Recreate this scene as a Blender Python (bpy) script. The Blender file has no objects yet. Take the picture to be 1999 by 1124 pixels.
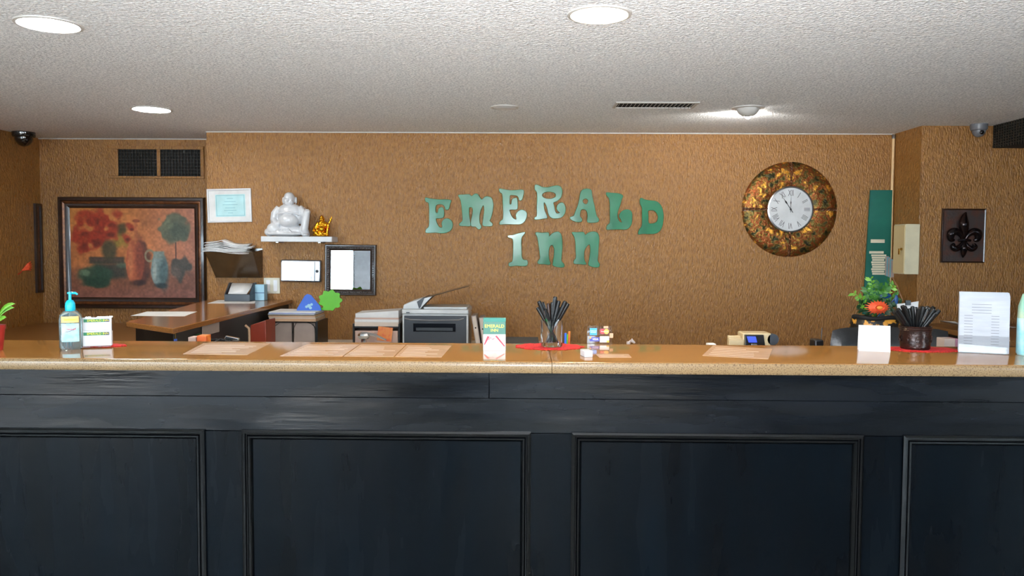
import bpy, bmesh, math, random
import numpy as np
from mathutils import Vector, Matrix
random.seed(7)
C = bpy.context.scene.collection
PI = math.pi

# ------------------------------------------------------------------ camera
F_PX = 1560.0
CAM = Vector((0, 0, 1.42))
YAW, PITCH, ROLL = math.radians(.75), math.radians(3.0), math.radians(.31)
RM = Matrix.Rotation(YAW, 3, 'Z') @ Matrix.Rotation(PI/2 - PITCH, 3, 'X') @ Matrix.Rotation(ROLL, 3, 'Z')
cd = bpy.data.cameras.new('camera'); cd.sensor_width = 36; cd.lens = 36*F_PX/1999
cam = bpy.data.objects.new('camera', cd); C.objects.link(cam)
cam.matrix_world = Matrix.Translation(CAM) @ RM.to_4x4()
bpy.context.scene.camera = cam

# ------------------------------------------------------------------ world, light, exposure
sc = bpy.context.scene
sc.view_settings.view_transform = 'Standard'; sc.view_settings.look = 'None'
sc.view_settings.gamma = 1; sc.view_settings.use_curve_mapping = False
sc.view_settings.exposure = 0.3
SKY, SUN, FLASH = 26.0, 150.0, 780.0
w = bpy.data.worlds.new('world'); sc.world = w; w.use_nodes = True
bg = w.node_tree.nodes['Background']
bg.inputs[0].default_value = (.66, .85, 1.0, 1); bg.inputs[1].default_value = SKY
LAMP_E, WARM_E, SPOT_W = 90.0, 120.0, 15.0
sc.cycles.max_bounces = 8; sc.cycles.diffuse_bounces = 5; sc.cycles.glossy_bounces = 4
sc.cycles.transmission_bounces = 8; sc.cycles.transparent_max_bounces = 12
sc.cycles.caustics_reflective = False; sc.cycles.caustics_refractive = False
sc.cycles.sample_clamp_indirect = 6
WINDOWS = [(-5.95, -3.42, .55, 2.2), (-3.05, -1.75, .55, 2.2), (-.45, .9, .55, 2.2)]   # x0, x1, z0, z1 in the front wall
ADDED_WIN = (-2.9, -.7, .55, 2.2)                                   # y0, y1, z0, z1 of an unseen right-wall window added to brighten the ceiling
for i, (a, b, c, d) in enumerate(WINDOWS):
    ld = bpy.data.lights.new('window_portal', 'AREA'); ld.shape = 'RECTANGLE'; ld.size = b-a; ld.size_y = d-c
    ld.cycles.is_portal = True
    lo = bpy.data.objects.new('window_portal', ld); C.objects.link(lo)
    lo.location = ((a+b)/2, -3.62, (c+d)/2); lo.rotation_euler = (PI/2, 0, 0)

a, b, c, d = ADDED_WIN
ld = bpy.data.lights.new('window_portal', 'AREA'); ld.shape = 'RECTANGLE'; ld.size = d-c; ld.size_y = b-a; ld.cycles.is_portal = True
lo = bpy.data.objects.new('window_portal', ld); C.objects.link(lo); lo.location = (5.22, (a+b)/2, (c+d)/2); lo.rotation_euler = (0, PI/2, 0)
# high sun over the forecourt, reaching a metre in through the front windows
sd = bpy.data.lights.new('sun', 'SUN'); sd.energy = SUN; sd.angle = .01; sd.color = (.93, .97, 1)
so = bpy.data.objects.new('sun', sd); C.objects.link(so); so.rotation_euler = Vector((.4, .9, -1)).to_track_quat('-Z', 'Y').to_euler()

# the photographer's flash, just left of and above the lens, tilted up to bounce off the ceiling
fd = bpy.data.lights.new('camera_flash', 'SPOT'); fd.energy = FLASH; fd.spot_size = math.radians(140); fd.spot_blend = 1; fd.shadow_soft_size = .012; fd.color = (.96, .98, 1)
fo = bpy.data.objects.new('camera_flash', fd); C.objects.link(fo); fo.location = (-.07, .0, 1.47); fo.rotation_euler = (math.radians(90+50), 0, math.radians(-8))

# pixel -> plane helpers: distances are real, set per plane
def ray(px, py): return RM @ Vector(((px-999.5)/F_PX, -(py-562)/F_PX, -1))
def gy(px, py, y): d = ray(px, py); t = y/d.y; return Vector((d.x*t, y, CAM.z+d.z*t))
def gz(px, py, z): d = ray(px, py); t = (z-CAM.z)/d.z; return Vector((d.x*t, d.y*t, z))
def gx(px, py, x): d = ray(px, py); t = x/d.x; return Vector((x, d.y*t, CAM.z+d.z*t))

# ------------------------------------------------------------------ materials
def lin(c): return tuple(((v/255)/12.92 if v/255 <= .04045 else ((v/255+.055)/1.055)**2.4) for v in c[:3])
def rgba(c): return (*lin(c), 1)
M = {}
def mat(name, col, rough=.5, metal=0, spec=.5, coat=0, var=None, bump=None, rvar=None, trans=0, emit=0, alpha=1, ior=None, emcol=None):
    """var=(scale xyz, other colour, lo, hi); bump=(scale xyz, strength, distance); rvar=(scale xyz, rlo, rhi)"""
    m = bpy.data.materials.new(name); m.use_nodes = True; nt = m.node_tree; N = nt.nodes; L = nt.links
    p = N['Principled BSDF']
    p.inputs['Base Color'].default_value = rgba(col); p.inputs['Roughness'].default_value = rough
    p.inputs['Metallic'].default_value = metal; p.inputs['Specular IOR Level'].default_value = spec
    p.inputs['Coat Weight'].default_value = coat; p.inputs['Coat Roughness'].default_value = .08
    p.inputs['Transmission Weight'].default_value = trans; p.inputs['Alpha'].default_value = alpha
    if ior: p.inputs['IOR'].default_value = ior
    if emit:
        p.inputs['Emission Color'].default_value = rgba(emcol or col); p.inputs['Emission Strength'].default_value = emit
    tc = N.new('ShaderNodeTexCoord')
    def noise(scale, detail=4):
        mp = N.new('ShaderNodeMapping'); mp.inputs['Scale'].default_value = scale if hasattr(scale, '__len__') else (scale,)*3
        n = N.new('ShaderNodeTexNoise'); n.inputs['Scale'].default_value = 1; n.inputs['Detail'].default_value = detail
        L.new(tc.outputs['Object'], mp.inputs[0]); L.new(mp.outputs[0], n.inputs['Vector']); return n
    if var is None: var = (9, tuple(v*.93 for v in col), .35, .65)
    n = noise(var[0]); r = N.new('ShaderNodeValToRGB')
    r.color_ramp.elements[0].position = var[2]; r.color_ramp.elements[0].color = rgba(col)
    r.color_ramp.elements[1].position = var[3]; r.color_ramp.elements[1].color = rgba(var[1])
    L.new(n.outputs['Fac'], r.inputs[0]); L.new(r.outputs[0], p.inputs['Base Color'])
    if bump:
        b = N.new('ShaderNodeBump'); b.inputs['Strength'].default_value = bump[1]; b.inputs['Distance'].default_value = bump[2]
        n2 = noise(bump[0], bump[3] if len(bump) > 3 else 4); L.new(n2.outputs['Fac'], b.inputs['Height'])
        L.new(b.outputs[0], p.inputs['Normal'])
    if rvar:
        n3 = noise(rvar[0]); mr = N.new('ShaderNodeMapRange'); mr.inputs['From Min'].default_value = .35; mr.inputs['From Max'].default_value = .65
        mr.inputs['To Min'].default_value = rvar[1]; mr.inputs['To Max'].default_value = rvar[2]
        L.new(n3.outputs['Fac'], mr.inputs[0]); L.new(mr.outputs[0], p.inputs['Roughness'])
    M[name] = m; return m
def vcmat(name, rough=.6, spec=.3, bump=None):
    m = mat(name, (128, 128, 128), rough, spec=spec, bump=bump); nt = m.node_tree
    a = nt.nodes.new('ShaderNodeVertexColor'); a.layer_name = 'Col'
    nt.links.new(a.outputs[0], nt.nodes['Principled BSDF'].inputs['Base Color']); return m

mat('wall_paint', (152, 105, 50), .4, spec=.5, var=((55, 55, 24), (132, 90, 41), .42, .62), bump=((95, 95, 40), 1.0, .011, 3), rvar=((40, 40, 14), .26, .5))
mat('popcorn', (250, 252, 255), .95, spec=.1, var=(85, (216, 220, 226), .42, .60), bump=((80, 80, 80), 1.0, .012, 2))  # darker tone paints the self-shadow of the pits into the colour
mat('floor_tile', (158, 154, 148), .35, var=(2, (148, 144, 138), .3, .7), rvar=(5, .25, .45))
mat('plaster', (228, 225, 218), .8, var=(3, (222, 218, 210), .3, .7))
mat('front_plaster', (120, 124, 130), .8)
mat('bounce_floor', (226, 222, 212), .4, var=(2, (216, 212, 202), .3, .7))  # unseen floor made pale to bounce light up to the rear ceiling
mat('bounce_laminate', (222, 214, 200), .35)  # hidden ledge and desk tops, lightened to throw light back at the ceiling
mat('concrete', (150, 148, 142), .9, var=(2, (130, 128, 124), .3, .7))
mat('aluminium', (120, 122, 124), .35, .8)
mat('countertop', (150, 104, 52), .1, spec=.5, coat=.0, var=(180, (134, 92, 46), .50, .64), bump=(5, .04, .004, 1))
mat('nose_edge', (128, 103, 72), .25, spec=.5, var=(260, (88, 66, 42), .50, .64))
mat('wing_top', (158, 104, 56), .14, spec=.5, var=(200, (120, 78, 42), .45, .65))
mat('desk_top', (140, 98, 52), .3, var=(120, (120, 82, 44), .45, .65))
mat('black_paint_h', (6, 7, 9), .4, spec=.16, var=((3, 3, 40), (9, 12, 17), .35, .65), bump=((6, 6, 70), .15, .003), rvar=((2.2, 2.2, 14), .10, .36))
mat('black_paint_v', (4, 5, 7), .45, spec=.07, var=((9, 9, 1.6), (4, 10, 16), .3, .75), bump=((60, 60, 5), .12, .002), rvar=((9, 9, 1.2), .14, .30))  # bluish tone stands in for sky light reflected in the panels
mat('black_molding', (3, 4, 5), .16, spec=.25, bump=((30, 30, 30), .1, .002))
mat('wing_black', (20, 24, 26), .4)
mat('white_paint', (206, 208, 210), .45)
mat('white_gloss', (216, 216, 219), .22)
mat('porcelain', (206, 207, 210), .28, coat=.4)
mat('gold', (235, 165, 40), .18, 1.0, bump=(60, .5, .004))
mat('red_enamel', (190, 40, 25), .3)
mat('paper', (216, 215, 214), .7)
mat('leaflet_paper', (170, 172, 178), .6)
mat('paper_warm', (206, 190, 176), .7)
mat('paper_pink', (190, 160, 146), .6)
mat('sheet', (190, 154, 124), .25, spec=.5, var=(20, (182, 147, 118), .4, .6))
mat('ink', (95, 92, 95), .7)
mat('pale_ink', (196, 170, 150), .6)
mat('ink_light', (205, 205, 210), .7)
mat('black_ink', (25, 25, 28), .6)
mat('pale_blue', (176, 216, 220), .6)
mat('mid_blue', (120, 168, 180), .6)
mat('blue_paper', (160, 205, 225), .6)
mat('frame_wood', (52, 30, 18), .35, coat=.3, var=((30, 30, 30), (34, 20, 12), .35, .65), bump=(50, .3, .004))
mat('frame_gilt', (120, 74, 40), .35, .4, var=((40, 40, 40), (80, 46, 26), .35, .65))
mat('frame_dark', (38, 26, 20), .35, coat=.3, var=(60, (66, 48, 36), .45, .7), bump=(130, .8, .004))
mat('mirror', (245, 247, 250), .01, 1.0)
mat('mirror_box', (235, 238, 242), .05, 1.0)
mat('chrome', (220, 222, 226), .12, 1.0)
mat('steel', (150, 152, 156), .3, .9)
mat('box_steel', (150, 152, 158), .28, .85, bump=(8, .2, .01))
mat('smoke_plastic', (72, 54, 34), .12, spec=.6, var=(6, (58, 42, 26), .35, .65))
mat('dark_plastic', (46, 50, 56), .35)
mat('black_plastic', (14, 14, 16), .3)
mat('black_matte', (10, 10, 11), .7)
mat('leather', (20, 22, 25), .28, spec=.6, bump=(90, .35, .003))
mat('switch_plastic', (206, 200, 180), .35)
mat('cabinet_cream', (206, 188, 142), .4, var=(4, (198, 180, 134), .3, .7))
mat('cabinet_side', (214, 204, 172), .4)
mat('brass', (190, 150, 70), .25, 1.0)
mat('teal_board', (18, 104, 88), .6, var=(6, (14, 92, 80), .3, .7))
mat('cream_label', (226, 216, 190), .7)
mat('conduit', (226, 190, 140), .5)
mat('emerald', (22, 116, 74), .3, .0, spec=.35, coat=.28, var=((6, 6, 6), (16, 102, 66), .35, .65), bump=((8, 8, 8), .5, .010, 0))
mat('emerald_edge', (14, 78, 56), .4)
mat('vent_paint', (150, 104, 56), .5)
mat('vent_grille', (30, 32, 26), .5, var=(60, (66, 52, 38), .45, .65))
mat('vent_dark', (6, 6, 6), .9)
mat('vent_white', (196, 194, 190), .5)
mat('dome_dark', (8, 10, 12), .06, spec=.8, coat=.6)
mat('dome_grey', (110, 112, 118), .35)
mat('lamp_glass', (255, 255, 255), .4, emit=LAMP_E, emcol=(255, 252, 244))
mat('lamp_warm', (255, 244, 225), .4, emit=WARM_E, emcol=(255, 226, 178))
mat('lamp_off', (226, 228, 232), .3)
mat('lamp_trim', (205, 203, 200), .4)
mat('doily', (206, 28, 28), .8, var=(160, (150, 12, 16), .45, .62), bump=(220, .8, .004))
mat('glass', (255, 255, 255), .02, trans=1, ior=1.45, var=(3, (250, 253, 252), .3, .7))
mat('gel', (214, 240, 246), .05, trans=.85, ior=1.33, var=(6, (205, 236, 244), .3, .7))
mat('cyan_plastic', (20, 176, 206), .3)
mat('label_blue', (150, 220, 235), .5, var=((30, 30, 30), (196, 236, 240), .35, .6))
mat('label_orange', (238, 196, 120), .5)
mat('label_yellow', (232, 222, 60), .5)
mat('green_print', (22, 110, 72), .5)
mat('green_box', (12, 92, 74), .4)
mat('green_box_lid', (60, 124, 114), .35)
mat('red_print', (214, 40, 60), .5)
mat('navy', (30, 45, 90), .5)
mat('pen_black', (8, 9, 10), .4, spec=.3)
mat('pen_green', (8, 70, 32), .35, spec=.3)
mat('pen_brown', (52, 30, 20), .4, spec=.3)
mat('bronze_cup', (52, 30, 24), .25, .4, var=(30, (36, 22, 18), .4, .6), bump=(35, .5, .006))
mat('metal_plaque', (70, 60, 58), .4, .6, var=((14, 14, 14), (88, 54, 40), .45, .65), bump=(60, .3, .003))
mat('relief_metal', (32, 28, 30), .2, .7, var=(30, (60, 36, 28), .45, .7), bump=(50, .3, .003))
mat('printer_white', (204, 206, 206), .35)
mat('printer_dark', (52, 56, 62), .3, var=(4, (40, 44, 50), .3, .7))
mat('printer_slot', (14, 18, 26), .15)
mat('cat_blue', (52, 100, 200), .5)
mat('lime', (90, 178, 28), .5)
mat('box_kraft', (196, 160, 128), .8)
mat('box_grey', (168, 152, 144), .7)
mat('rust_leather', (132, 44, 18), .4)
mat('orange_card', (206, 118, 44), .5, var=(30, (200, 90, 30), .5, .6))
mat('leaf', (62, 120, 30), .5, var=(20, (40, 92, 30), .35, .65))
mat('leaf_light', (124, 176, 52), .45, var=(20, (90, 150, 40), .35, .65))
mat('leaf_dark', (22, 62, 26), .5)
mat('gerbera', (240, 96, 50), .6, var=(60, (226, 78, 44), .4, .6))
mat('gerbera_eye', (240, 150, 60), .7)
mat('spotted', (22, 18, 12), .4, var=((26, 26, 26), (216, 150, 50), .52, .56))
mat('terracotta', (150, 36, 30), .4)
mat('soil', (40, 28, 20), .9)
mat('ribbon_blue', (16, 66, 120), .4)
mat('bamboo', (120, 78, 40), .5)
mat('lcd', (60, 80, 210), .3, emit=.35, emcol=(60, 80, 220))
mat('beige_plastic', (176, 156, 120), .5)
mat('visa_blue', (62, 62, 150), .4); mat('amex_blue', (48, 150, 226), .4); mat('mc_red', (206, 34, 44), .4)
mat('mc_yellow', (244, 176, 64), .4); mat('mc_dark', (96, 16, 26), .4); mat('logo_white', (244, 240, 236), .4)
mat('green_lotion', (150, 196, 178), .3, var=(8, (190, 206, 176), .4, .6))
mat('mauve', (140, 90, 110), .5)
# patina of the clock: three-colour ramp
def patina():
    m = mat('patina', (150, 90, 30), .36, .75, bump=((42, 42, 42), .9, .01)); nt = m.node_tree
    r = [n for n in nt.nodes if n.type == 'VALTORGB'][0]; mp = r.inputs[0].links[0].from_node.inputs['Vector'].links[0].from_node
    mp.inputs['Scale'].default_value = (20, 20, 20); cr = r.color_ramp
    cr.elements[0].position = .34; cr.elements[0].color = rgba((50, 48, 30)); cr.elements[1].position = .66; cr.elements[1].color = rgba((236, 164, 62))
    for p, c in ((.43, (110, 92, 42)), (.51, (136, 62, 28)), (.58, (120, 92, 44))):
        e = cr.elements.new(p); e.color = rgba(c)
patina()
# thin window glass: mostly see-through, a little mirror
def pane_mat(nm, k):
    m = bpy.data.materials.new(nm); m.use_nodes = True; nt = m.node_tree; nt.nodes.clear()
    o = nt.nodes.new('ShaderNodeOutputMaterial'); t = nt.nodes.new('ShaderNodeBsdfTransparent'); g = nt.nodes.new('ShaderNodeBsdfGlossy')
    g.inputs['Roughness'].default_value = .02; x = nt.nodes.new('ShaderNodeMixShader'); x.inputs[0].default_value = k
    nt.links.new(t.outputs[0], x.inputs[1]); nt.links.new(g.outputs[0], x.inputs[2]); nt.links.new(x.outputs[0], o.inputs[0]); M[nm] = m
pane_mat('window_glass', .07); pane_mat('acrylic', .10)

# ------------------------------------------------------------------ mesh helpers
class MB:
    def __init__(s): s.v = []; s.f = []
    def add(s, vs, fs):
        o = len(s.v); s.v += [Vector(v) for v in vs]; s.f += [tuple(i+o for i in f) for f in fs]; return s
    def xf(s, mtx, start=0):
        for i in range(start, len(s.v)): s.v[i] = mtx @ s.v[i]
        return s
    def box(s, x0, x1, y0, y1, z0, z1):
        return s.add([(x0,y0,z0),(x1,y0,z0),(x1,y1,z0),(x0,y1,z0),(x0,y0,z1),(x1,y0,z1),(x1,y1,z1),(x0,y1,z1)],
                     [(0,3,2,1),(4,5,6,7),(0,1,5,4),(1,2,6,5),(2,3,7,6),(3,0,4,7)])
    def prism_xy(s, poly, z0, z1):      # counter-clockwise seen from above
        n = len(poly); return s.add([(x,y,z0) for x,y in poly]+[(x,y,z1) for x,y in poly],
            [tuple(range(n-1,-1,-1)), tuple(range(n,2*n))]+[(i,(i+1)%n,(i+1)%n+n,i+n) for i in range(n)])
    def prism_xz(s, poly, y0, y1):      # counter-clockwise seen from -Y (viewer)
        n = len(poly); return s.add([(x,y0,z) for x,z in poly]+[(x,y1,z) for x,z in poly],
            [tuple(range(n)), tuple(range(2*n-1,n-1,-1))]+[(i,i+n,(i+1)%n+n,(i+1)%n) for i in range(n)])
    def prism_yz(s, poly, x0, x1):
        n = len(poly); return s.add([(x0,y,z) for y,z in poly]+[(x1,y,z) for y,z in poly],
            [tuple(range(n)), tuple(range(2*n-1,n-1,-1))]+[(i,i+n,(i+1)%n+n,(i+1)%n) for i in range(n)])
    def lathe(s, prof, n=24, c=(0,0,0), axis='Z', cap=True):
        vs, fs = [], []
        for r, z in prof:
            for k in range(n):
                a = 2*PI*k/n; p = (r*math.cos(a), r*math.sin(a), z)
                if axis == 'Y': p = (r*math.cos(a), z, r*math.sin(a))
                vs.append((p[0]+c[0], p[1]+c[1], p[2]+c[2]))
        for j in range(len(prof)-1):
            for k in range(n):
                q = (j*n+k, j*n+(k+1)%n, (j+1)*n+(k+1)%n, (j+1)*n+k)
                fs.append(q if axis == 'Z' else q[::-1])
        if cap:
            if prof[0][0] > 1e-6: fs.append(tuple(range(n-1,-1,-1)))
            if prof[-1][0] > 1e-6: fs.append(tuple(range((len(prof)-1)*n, len(prof)*n)))
        return s.add(vs, fs)
    def tube(s, pts, r, n=8):
        pts = [Vector(p) for p in pts]; rs = r if hasattr(r, '__len__') else [r]*len(pts)
        vs, fs = [], []; up = None
        for i, p in enumerate(pts):
            t = (pts[min(i+1, len(pts)-1)]-pts[max(i-1, 0)]).normalized()
            if up is None: up = Vector((0,0,1)) if abs(t.z) < .9 else Vector((1,0,0))
            a = t.cross(up).normalized(); up = a.cross(t).normalized()
            for k in range(n):
                g = 2*PI*k/n; vs.append(p+a*math.cos(g)*rs[i]+up*math.sin(g)*rs[i])
        for j in range(len(pts)-1):
            for k in range(n): fs.append((j*n+k, j*n+(k+1)%n, (j+1)*n+(k+1)%n, (j+1)*n+k))
        fs.append(tuple(range(n-1,-1,-1))); fs.append(tuple(range((len(pts)-1)*n, len(pts)*n)))
        return s.add(vs, fs)
    def ball(s, c, r, n=16, m=10):
        r = r if hasattr(r, '__len__') else (r,r,r); vs, fs = [], []
        vs.append((c[0], c[1], c[2]-r[2]))
        for j in range(1, m):
            ph = -PI/2+PI*j/m
            for k in range(n):
                a = 2*PI*k/n; vs.append((c[0]+r[0]*math.cos(ph)*math.cos(a), c[1]+r[1]*math.cos(ph)*math.sin(a), c[2]+r[2]*math.sin(ph)))
        vs.append((c[0], c[1], c[2]+r[2])); T = len(vs)-1
        for k in range(n): fs.append((0, 1+(k+1)%n, 1+k))
        for j in range(m-2):
            for k in range(n): a = 1+j*n; fs.append((a+k, a+(k+1)%n, a+n+(k+1)%n, a+n+k))
        a = 1+(m-2)*n
        for k in range(n): fs.append((a+k, a+(k+1)%n, T))
        return s.add(vs, fs)
def obj(name, mb, m, parent=None, bevel=0, seg=2, smooth=True, loc=None, rot=None):
    me = bpy.data.meshes.new(name); me.from_pydata([tuple(v) for v in mb.v], [], mb.f); me.update()
    bm = bmesh.new(); bm.from_mesh(me); bmesh.ops.recalc_face_normals(bm, faces=bm.faces); bm.to_mesh(me); bm.free()
    if smooth:
        me.shade_smooth(); me.set_sharp_from_angle(angle=math.radians(38))
    me.materials.append(M[m])
    o = bpy.data.objects.new(name, me); C.objects.link(o)
    if parent: o.parent = parent
    if loc is not None: o.location = loc
    if rot is not None: o.rotation_euler = rot
    if bevel:
        b = o.modifiers.new('bevel', 'BEVEL'); b.width = bevel; b.segments = seg; b.limit_method = 'ANGLE'; b.angle_limit = math.radians(40)
    return o
def tag(o, label=None, cat=None, group=None, kind=None):
    if label: o['label'] = label
    if cat: o['category'] = cat
    if group: o['group'] = group
    if kind: o['kind'] = kind
    return o
def thing(name, label, cat, loc=(0,0,0), rz=0, group=None, rot=None):
    o = bpy.data.objects.new(name, None); C.objects.link(o); o.empty_display_size = .05
    o.location = loc; o.rotation_euler = rot or (0, 0, rz); return tag(o, label, cat, group)
def copy_tree(o, parent=None):
    c = o.copy(); C.objects.link(c); c.parent = parent
    for ch in list(o.children): copy_tree(ch, c)
    return c
def struct(name, mb, m, parent=None, bevel=0, **k):
    o = obj(name, mb, m, parent, bevel, **k)
    if parent is None: o['kind'] = 'structure'
    return o
def smooth_loop(pts, sub=4):
    n = len(pts); out = []
    for i in range(n):
        p0, p1, p2, p3 = (Vector(pts[(i+k-1) % n]) for k in range(4))
        for j in range(sub):
            t = j/sub; out.append(.5*((2*p1)+(-p0+p2)*t+(2*p0-5*p1+4*p2-p3)*t*t+(-p0+3*p1-3*p2+p3)*t**3))
    return out
def curve_mesh(name, loops, ext, bev, m, parent=None, loc=(0,0,0)):
    """flat filled shape in XZ facing -Y, loops in (x, z)"""
    cu = bpy.data.curves.new(name, 'CURVE'); cu.dimensions = '2D'; cu.fill_mode = 'BOTH'; cu.extrude = ext; cu.bevel_depth = bev; cu.bevel_resolution = 1
    for lp in loops:
        sp = cu.splines.new('POLY'); sp.points.add(len(lp)-1); sp.use_cyclic_u = True
        for p, q in zip(sp.points, lp): p.co = (q[0], q[1], 0, 1)
    return bake_curve(name, cu, m, parent, loc)
def bake_curve(name, cu, m, parent, loc, rot=0, sx=1):
    t = bpy.data.objects.new('tmp', cu); C.objects.link(t)
    dg = bpy.context.evaluated_depsgraph_get(); me = bpy.data.meshes.new_from_object(t.evaluated_get(dg))
    bpy.data.objects.remove(t); bpy.data.curves.remove(cu)
    me.transform(Matrix.Rotation(rot, 4, 'Y') @ Matrix.Rotation(PI/2, 4, 'X') @ Matrix.Diagonal((sx, 1, 1, 1))); me.materials.clear(); me.materials.append(M[m]); me.name = name
    o = bpy.data.objects.new(name, me); C.objects.link(o); o.location = loc
    if parent: o.parent = parent
    return o
def text(name, body, size, m, parent, loc, ext=.0004, rot=0, flat=False, sx=1):
    cu = bpy.data.curves.new(name, 'FONT'); cu.body = body; cu.size = size; cu.align_x = 'CENTER'; cu.align_y = 'CENTER'; cu.extrude = ext; cu.resolution_u = 2
    o = bake_curve(name, cu, m, parent, loc, rot, sx)
    if flat: o.data.transform(Matrix.Rotation(-PI/2, 4, 'X'))
    return o
def painted(name, x0, x1, z0, z1, y, nx, ny, fn, m, parent):
    """a flat print: grid facing -Y coloured per vertex by fn(u, v) with v down from the top"""
    u = np.linspace(0, 1, nx+1); v = np.linspace(0, 1, ny+1); U, V = np.meshgrid(u, v)
    X = x0+(x1-x0)*U; Z = z1+(z0-z1)*V
    verts = np.stack([X, np.full_like(X, y), Z], -1).reshape(-1, 3)
    idx = np.arange((nx+1)*(ny+1)).reshape(ny+1, nx+1)
    faces = np.stack([idx[1:, :-1], idx[1:, 1:], idx[:-1, 1:], idx[:-1, :-1]], -1).reshape(-1, 4)
    me = bpy.data.meshes.new(name); me.from_pydata(verts.tolist(), [], faces.tolist()); me.update()
    col = np.clip(fn(U, V).reshape(-1, 3)/255, 0, 1); col = np.where(col <= .04045, col/12.92, ((col+.055)/1.055)**2.4)
    a = me.color_attributes.new('Col', 'FLOAT_COLOR', 'POINT'); a.data.foreach_set('color', np.concatenate([col, np.ones((len(col), 1))], 1).astype(np.float32).ravel())
    me.materials.append(M[m]); o = bpy.data.objects.new(name, me); C.objects.link(o); o.parent = parent; return o
def fused(name, mb, m, parent, voxel, smooth=3):
    """overlapping blobs remeshed into one continuous body"""
    o = obj(name, mb, m, parent)
    r = o.modifiers.new('remesh', 'REMESH'); r.mode = 'VOXEL'; r.voxel_size = voxel; r.use_smooth_shade = True
    s = o.modifiers.new('smooth', 'SMOOTH'); s.factor = .5; s.iterations = smooth
    return o

# ------------------------------------------------------------------ room shell
CZ, YB, YA, XL, XP, XR, YR = 2.32, 6.40, 6.85, -4.15, -2.53, 2.93, 5.97
XF, XE, YF = -6.1, 5.1, -3.5
struct('floor', MB().box(XF-.1, XE+.1, YF-.15, 2.85, -.1, 0), 'floor_tile')
struct('floor_office', MB().box(XF-.1, XE+.1, 2.85, 7.1, -.1, 0), 'bounce_floor')
struct('ceiling', MB().box(XF-.1, XE+.1, YF-.15, 7.1, CZ, CZ+.1), 'popcorn')
struct('wall_back', MB().box(XP, XR+.1, YB, 7.05, 0, CZ), 'wall_paint')
struct('wall_back_alcove', MB().box(XL-.1, XP, YA, 7.05, 0, CZ), 'wall_paint')
struct('wall_left', MB().box(XL-.1, XL, 2.95, YA, 0, CZ), 'wall_paint')
struct('wall_right_recess', MB().box(XR, XE, YR, 7.05, 0, CZ), 'wall_paint')
a, b, c, d = ADDED_WIN
struct('wall_right', MB().box(XE, XE+.1, YF-.12, a, 0, CZ).box(XE, XE+.1, b, 7.05, 0, CZ).box(XE, XE+.1, a, b, 0, c).box(XE, XE+.1, a, b, d, CZ), 'wall_paint')
fr = MB().box(XE+.03, XE+.09, a, a+.05, c, d).box(XE+.03, XE+.09, b-.05, b, c, d).box(XE+.03, XE+.09, a+.05, b-.05, c, c+.05).box(XE+.03, XE+.09, a+.05, b-.05, d-.05, d).box(XE+.03, XE+.09, (a+b)/2-.025, (a+b)/2+.025, c+.05, d-.05)
wn = struct('window_4', fr, 'aluminium')  # window put in out of view to light the ceiling from the right
for y0, y1 in ((a+.05, (a+b)/2-.025), ((a+b)/2+.025, b-.05)): obj('pane', MB().box(XE+.057, XE+.063, y0, y1, c+.05, d-.05), 'window_glass', wn)
struct('wall_left_lobby', MB().box(XF-.1, XF, YF, 2.95, 0, CZ), 'plaster')
struct('wall_left_return', MB().box(XF, XL-.1, 2.85, 2.95, 0, CZ), 'plaster')
# thin white bead where the popcorn ceiling meets the walls
struct('trim_1', MB().box(XP, XR, YB-.012, YB, CZ-.008, CZ), 'vent_white')
struct('trim_2', MB().box(XL, XP, YA-.012, YA, CZ-.008, CZ), 'vent_white')
fw = MB(); xs = [XF]+[v for a, b, c, d in WINDOWS for v in (a, b)]+[XE]
for i in range(0, len(xs), 2): fw.box(xs[i], xs[i+1], YF-.12, YF, 0, CZ)
for a, b, c, d in WINDOWS: fw.box(a, b, YF-.12, YF, 0, c); fw.box(a, b, YF-.12, YF, d, CZ)
struct('wall_front', fw, 'front_plaster')
for i, (a, b, c, d) in enumerate(WINDOWS):
    fr = MB(); t = .05
    fr.box(a, a+t, YF-.1, YF-.04, c, d).box(b-t, b, YF-.1, YF-.04, c, d).box(a+t, b-t, YF-.1, YF-.04, c, c+t).box(a+t, b-t, YF-.1, YF-.04, d-t, d)
    mid = (a+b)/2; fr.box(mid-.025, mid+.025, YF-.1, YF-.04, c+t, d-t)
    wn = struct('window_%d' % (i+1), fr, 'aluminium')
    obj('pane', MB().box(a+t, mid-.025, YF-.073, YF-.067, c+t, d-t), 'window_glass', wn)
    obj('pane', MB().box(mid+.025, b-t, YF-.073, YF-.067, c+t, d-t), 'window_glass', wn)
struct('ground', MB().box(-30, 30, -40, YF-.16, -.3, -.12), 'concrete')

# ------------------------------------------------------------------ reception counter
CT, CB, FY = 1.07, 2.86, 2.44
xl, xr = XL, XE-.02
XS = gz(1077, 705, CT).x
top = thing('countertop', 'long glossy speckled tan stone countertop across the whole reception desk', 'countertop', (0, 0, 0))
for a, b in ((xl, XS-.0008), (XS+.0008, xr)):
    y0, y1 = FY-.035, CB; prof = [(y1, CT-.034), (y1, CT)]
    for k in range(7): an = PI/2*k/6; prof.append((y0+.012-.012*math.sin(an), CT-.012+.012*math.cos(an)))
    for k in range(4): an = PI/2*k/3; prof.append((y0+.006-.006*math.cos(an), CT-.028-.006*math.sin(an)))
    obj('slab', MB().prism_yz(prof, a, b), 'countertop', top)
    pf = [(y0-.0012, CT-.034)]
    pf = [(y0+.002, CT-.0345), (y0-.0012, CT-.029), (y0-.0012, CT-.012)]+[(y0+.012-.0132*math.cos(PI/2*k/6*.62), CT-.012+.0132*math.sin(PI/2*k/6*.62)) for k in range(1, 7)]
    pf += [(y0+.014, CT-.006), (y0+.014, CT-.0345)]
    obj('front_edge', MB().prism_yz(pf, a, b), 'nose_edge', top)
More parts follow.
